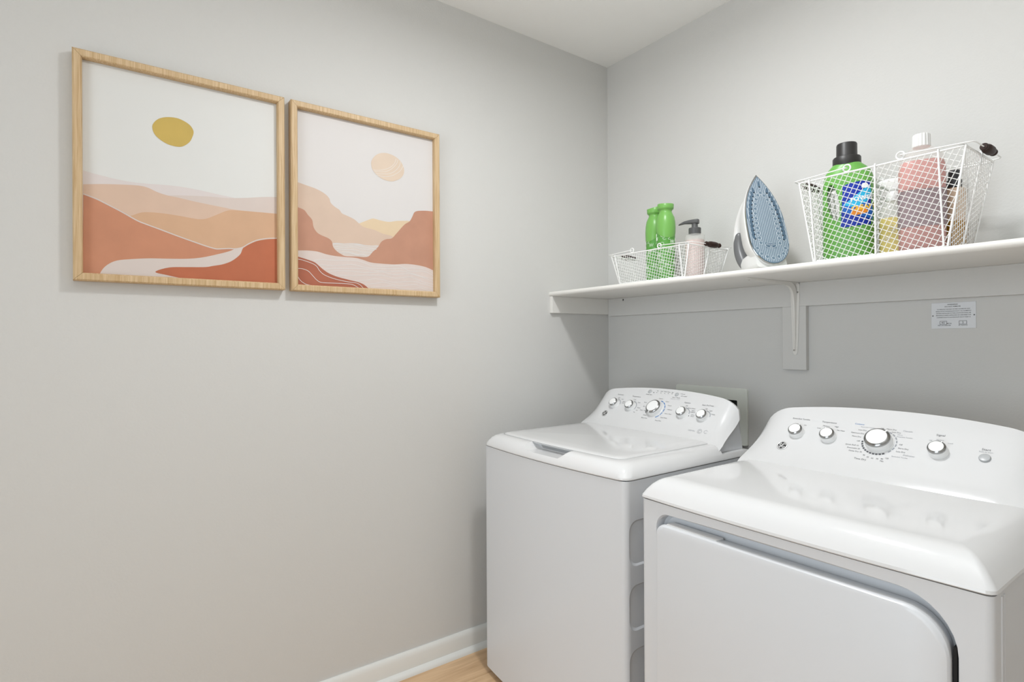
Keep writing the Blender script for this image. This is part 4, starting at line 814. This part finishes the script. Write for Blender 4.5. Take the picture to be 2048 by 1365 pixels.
# ------------------------------------------------------------------ bottles in the large basket
def sup(a, rx, ry, e):
    c, s = math.cos(a), math.sin(a); return (rx * math.copysign(abs(c) ** (2 / e), c), ry * math.copysign(abs(s) ** (2 / e), s))
def body_loft(bm, secs, n=48, cap1=True):
    rs = [ring(bm, [(cx + sup(2 * PI * k / n, rx, ry, e)[0], sup(2 * PI * k / n, rx, ry, e)[1], z) for k in range(n)]) for z, rx, ry, e, cx in secs]
    return skin(bm, rs, cap1=cap1)
JG = mat('jug_green', '68a84c', .35); CG = mat('cap_charcoal', '2c2b2a', .42)
t = thing('detergent_jug', 'tall green detergent jug with dark grey cap and blue label in the large basket', 'bottle', (1.1375, -.238, ZB), rz=math.radians(17), local=True)
bm = B(); body_loft(bm, [(0, .052, .032, 3.2, 0), (.003, .058, .037, 3.2, 0), (.012, .0605, .039, 3.2, 0), (.10, .0605, .039, 3, 0), (.19, .0605, .039, 3, 0), (.222, .059, .0385, 2.8, 0), (.240, .054, .037, 2.5, -.0005), (.252, .046, .035, 2.2, -.002), (.262, .036, .033, 2, -.003), (.268, .030, .029, 2, -.003)])
jb = obj('body', bm, JG, t, smooth=40)
bm = B(); rs = []
for y, g in ((-.06, .006), (-.036, .002), (-.020, .0), (.020, .0), (.036, .002), (.06, .006)):
    rs.append(ring(bm, [(x, y, z) for x, z in [(-.032 + (.0125 + g) * math.cos(2 * PI * k / 24) - .006 * math.sin(2 * PI * k / 24), .158 + (.048 + g) * math.sin(2 * PI * k / 24)) for k in range(24)]]))
skin(bm, rs); cut(jb, obj('c', bm, JG, t))
bm = B(); lathe(bm, [(.0335, .258), (.0342, .260), (.0340, .281), (.0325, .2835), (.0258, .2842), (.0252, .286), (.0249, .318), (.0235, .321), (.0150, .3215)], 40, (-.003, 0, 0)); obj('cap', bm, CG, t, smooth=35)
LB = [mat('label_navy', '0d2ea0', .35), mat('label_blue', '1768c8', .35), mat('label_cyan', '2fb4e0', .35), mat('label_white', 'f2f6f8', .4), mat('label_orange', 'f2942a', .4), mat('label_yellow', 'f7c63a', .4)]
def on_jug(x, z, h):
    y = .039 * (1 - min(abs(x) / .0605, .999) ** 3) ** (1 / 3); return (x, -y - h, z)
def label_poly(bm, pts, h, mi):   # subdivide in x so that it follows the curved front
    xs = [p[0] for p in pts]; x0, x1 = min(xs), max(xs); N_ = 14; n = len(pts)
    def span(x):
        zs = []
        for i in range(n):
            a, b = pts[i], pts[(i + 1) % n]
            if (a[0] - x) * (b[0] - x) <= 0 and a[0] != b[0]: zs.append(a[1] + (b[1] - a[1]) * (x - a[0]) / (b[0] - a[0]))
        return (min(zs), max(zs)) if zs else None
    prev = None
    for i in range(N_ + 1):
        x = x0 + (x1 - x0) * (i + (.001 if i == 0 else -.001 if i == N_ else 0)) / N_; s = span(x)
        if not s: prev = None; continue
        cur = [bm.verts.new(on_jug(x, s[0], h)), bm.verts.new(on_jug(x, s[1], h))]
        if prev: f = bm.faces.new((prev[0], cur[0], cur[1], prev[1])); f.material_index = mi
        prev = cur
bm = B()
label_poly(bm, [(-.0135, .090), (-.004, .086), (.030, .089), (.0585, .090), (.0575, .150), (.056, .205), (.030, .206), (.006, .203), (-.011, .198), (-.0095, .15), (-.010, .118)], .0006, 0)
label_poly(bm, [(-.0095, .128), (.01, .122), (.0575, .104), (.0575, .14), (.03, .165), (-.0095, .150)], .0009, 1)
label_poly(bm, [(-.008, .146), (.02, .168), (.056, .198), (.057, .165), (.045, .150), (.02, .138)], .0012, 2)
label_poly(bm, [(.010, .120), (.022, .116), (.040, .119), (.050, .124), (.040, .137), (.024, .137), (.012, .129)], .0015, 4)
label_poly(bm, [(.034, .188), (.044, .186), (.051, .192), (.046, .200), (.036, .199)], .0015, 3)
def jug_text(s_, cx, z, size, mi, bold, rot=0, hh=.0019):
    m = Matrix(((1, 0, 0, 0), (0, 0, -1, 0), (0, 1, 0, 0), (0, 0, 0, 1))); b2 = B(); text_into(b2, s_, size, Matrix.Translation((cx, 0, z)) @ m @ Matrix.Rotation(rot, 4, 'Z'), mi, bold=bold)
    mp = {}
    for v in b2.verts: mp[v.index] = None
    b2.verts.index_update()
    vs = [bm.verts.new(on_jug(v.co.x, v.co.z, hh)) for v in b2.verts]
    for f in b2.faces:
        q = bm.faces.new([vs[v.index] for v in f.verts]); q.material_index = mi
    b2.free()
jug_text('POWER', .036, .160, .0155, 3, .03, .12); jug_text('CLEAN', .037, .136, .0165, 5, .05, .12, .0021)
obj_raw('label', bm, LB, t)

t = thing('softener_bottle', 'tall clear bottle of pink fabric softener with ribbed white cap in the large basket', 'bottle', (1.312, -.250, ZB), rz=math.radians(25), local=True)
secs = [(0, .042, .030, 3, 0), (.004, .0465, .034, 3, 0), (.014, .0485, .036, 3, 0), (.18, .0485, .036, 3, 0), (.212, .0475, .0355, 2.8, 0), (.232, .045, .034, 2.4, 0), (.246, .036, .031, 2.1, 0), (.256, .025, .024, 2, 0), (.262, .0175, .0175, 2, 0)]
bm = B(); body_loft(bm, secs); obj('body', bm, clear_mat('softener_plastic', 'e8e4de', .22), t, smooth=40)
PK = [mat('softener_pink', 'cf8680', .4), mat('softener_band', 'a89a9e', .5), mat('softener_peach', 'e8c9ae', .4)]
def liq(z0, z1, s=.975): return [(z, rx * s, ry * s, e, cx) for z, rx, ry, e, cx in ((z0, .0485, .036, 3, 0), (z1, .0485, .036, 3, 0))]
bm = B(); body_loft(bm, [(.003, .042, .028, 3, 0)] + liq(.012, .205) + [(.214, .0455, .0345, 2.8, 0), (.222, .043, .0335, 2.6, 0)]); obj('liquid', bm, PK[0], t, smooth=40)
bm = B(); body_loft(bm, [(.060, .0490, .0366, 3, 0), (.060, .0492, .0368, 3, 0), (.150, .0492, .0368, 3, 0), (.150, .0490, .0366, 3, 0)]); obj('label', bm, mat('softener_label', 'a99a9f', .5, alpha=.72), t, smooth=40)
bm = B(); rs = []
for z, q in ((.2595, .0175), (.261, .0185), (.288, .0178), (.2905, .0172), (.2912, .012)):
    rs.append(ring(bm, [((q + (.0006 if (k // 2) % 2 else -.0004)) * math.cos(2 * PI * k / 64), (q + (.0006 if (k // 2) % 2 else -.0004)) * math.sin(2 * PI * k / 64), z) for k in range(64)]))
skin(bm, rs); obj('cap', bm, IB, t)

t = thing('spray_bottle', 'clear spray bottle with white trigger head and yellow label in the large basket', 'bottle', (1.2315, -.194, ZB), rz=math.radians(12), local=True)
SP = clear_mat('spray_plastic', 'e6e7e2', .38)
bm = B(); body_loft(bm, [(0, .028, .022, 3, 0), (.004, .031, .025, 3, 0), (.012, .0320, .026, 3, 0), (.110, .0320, .026, 3, 0), (.128, .030, .024, 2.6, 0), (.142, .022, .020, 2.2, 0), (.150, .0150, .0150, 2, 0), (.157, .0140, .0140, 2, 0)]); obj('body', bm, SP, t, smooth=40)
bm = B(); body_loft(bm, [(.012, .0315, .0255, 3, 0), (.012, .0326, .0266, 3, 0), (.105, .0326, .0266, 3, 0), (.105, .0315, .0255, 3, 0)]); lb = obj('label', bm, mat('label_straw', 'd9c678', .45, vary=.05), t, smooth=40)
bm = B()
def spr(x, z): return (x, -.0268 * (1 - min(abs(x) / .0327, .999) ** 3) ** (1 / 3) - .0003, z)
for cx, cz, s in ((.005, .075, 1), (.018, .090, .7), (-.012, .05, .8)):
    for k in range(6):
        a = k * PI / 3; pts = [(cx, cz), (cx + s * .008 * math.cos(a - .4), cz + s * .008 * math.sin(a - .4)), (cx + s * .013 * math.cos(a), cz + s * .013 * math.sin(a)), (cx + s * .008 * math.cos(a + .4), cz + s * .008 * math.sin(a + .4)), (cx, cz)]
        tube(bm, [spr(*q) for q in smooth_pts(pts, 3)], .0005, 4)
obj('label_pattern', bm, mat('flower_white', 'efeadb', .5), lb, kind='stuff')
bm = B(); lathe(bm, [(.0165, .150), (.0172, .152), (.0172, .168), (.0150, .172), (.0125, .176)], 28); h_ = obj('collar', bm, IB, t, smooth=35)
bm = B(); rs = []
for x, z0, z1, hw in ((.034, .196, .200, .007), (.028, .188, .2065, .0105), (.010, .176, .2105, .0125), (-.008, .174, .212, .0125), (-.022, .189, .2105, .0105), (-.034, .192, .2075, .0085), (-.040, .194, .205, .006)):
    rs.append(ring(bm, [(x, y, z) for y, z in rrect(-hw, hw, z0, z1, min(hw, (z1 - z0) / 2) * .6, 3)]))
skin(bm, rs); obj('spray_head', bm, IB, t, smooth=45)
bm = B(); tube(bm, smooth_pts([(-.018, 0, .190), (-.026, 0, .183), (-.029, 0, .172), (-.026, 0, .160)], 4), .0038, 8); obj('trigger', bm, IB, t, smooth=60)
bm = B(); tube(bm, [(0, 0, .155), (.001, .001, .01)], .0016, 6); obj('dip_tube', bm, IB, t, smooth=60)

t = thing('lotion_bottle', 'small peach and amber bottle with black cap, right end of the large basket', 'bottle', (1.361, -.190, ZB), rz=.2, local=True)
bm = B(); lathe(bm, [(.019, 0), (.0225, .003), (.0225, .150), (.021, .155), (.012, .157), (.0115, .160)], 32); obj('body', bm, mat('lotion_peach', 'd8bda4', .35), t, smooth=40)
bm = B(); lathe(bm, [(.0226, .004), (.0228, .006), (.0228, .072), (.0226, .074)], 32, cap0=False, cap1=False); obj('amber_base', bm, mat('amber', 'a87a1e', .3), t, smooth=40)
bm = B(); lathe(bm, [(.0165, .157), (.0168, .159), (.0168, .174), (.0155, .176), (.0125, .178), (.0120, .198), (.0105, .2005)], 28); obj('cap', bm, mat('cap_black', '35363a', .4), t, smooth=40)
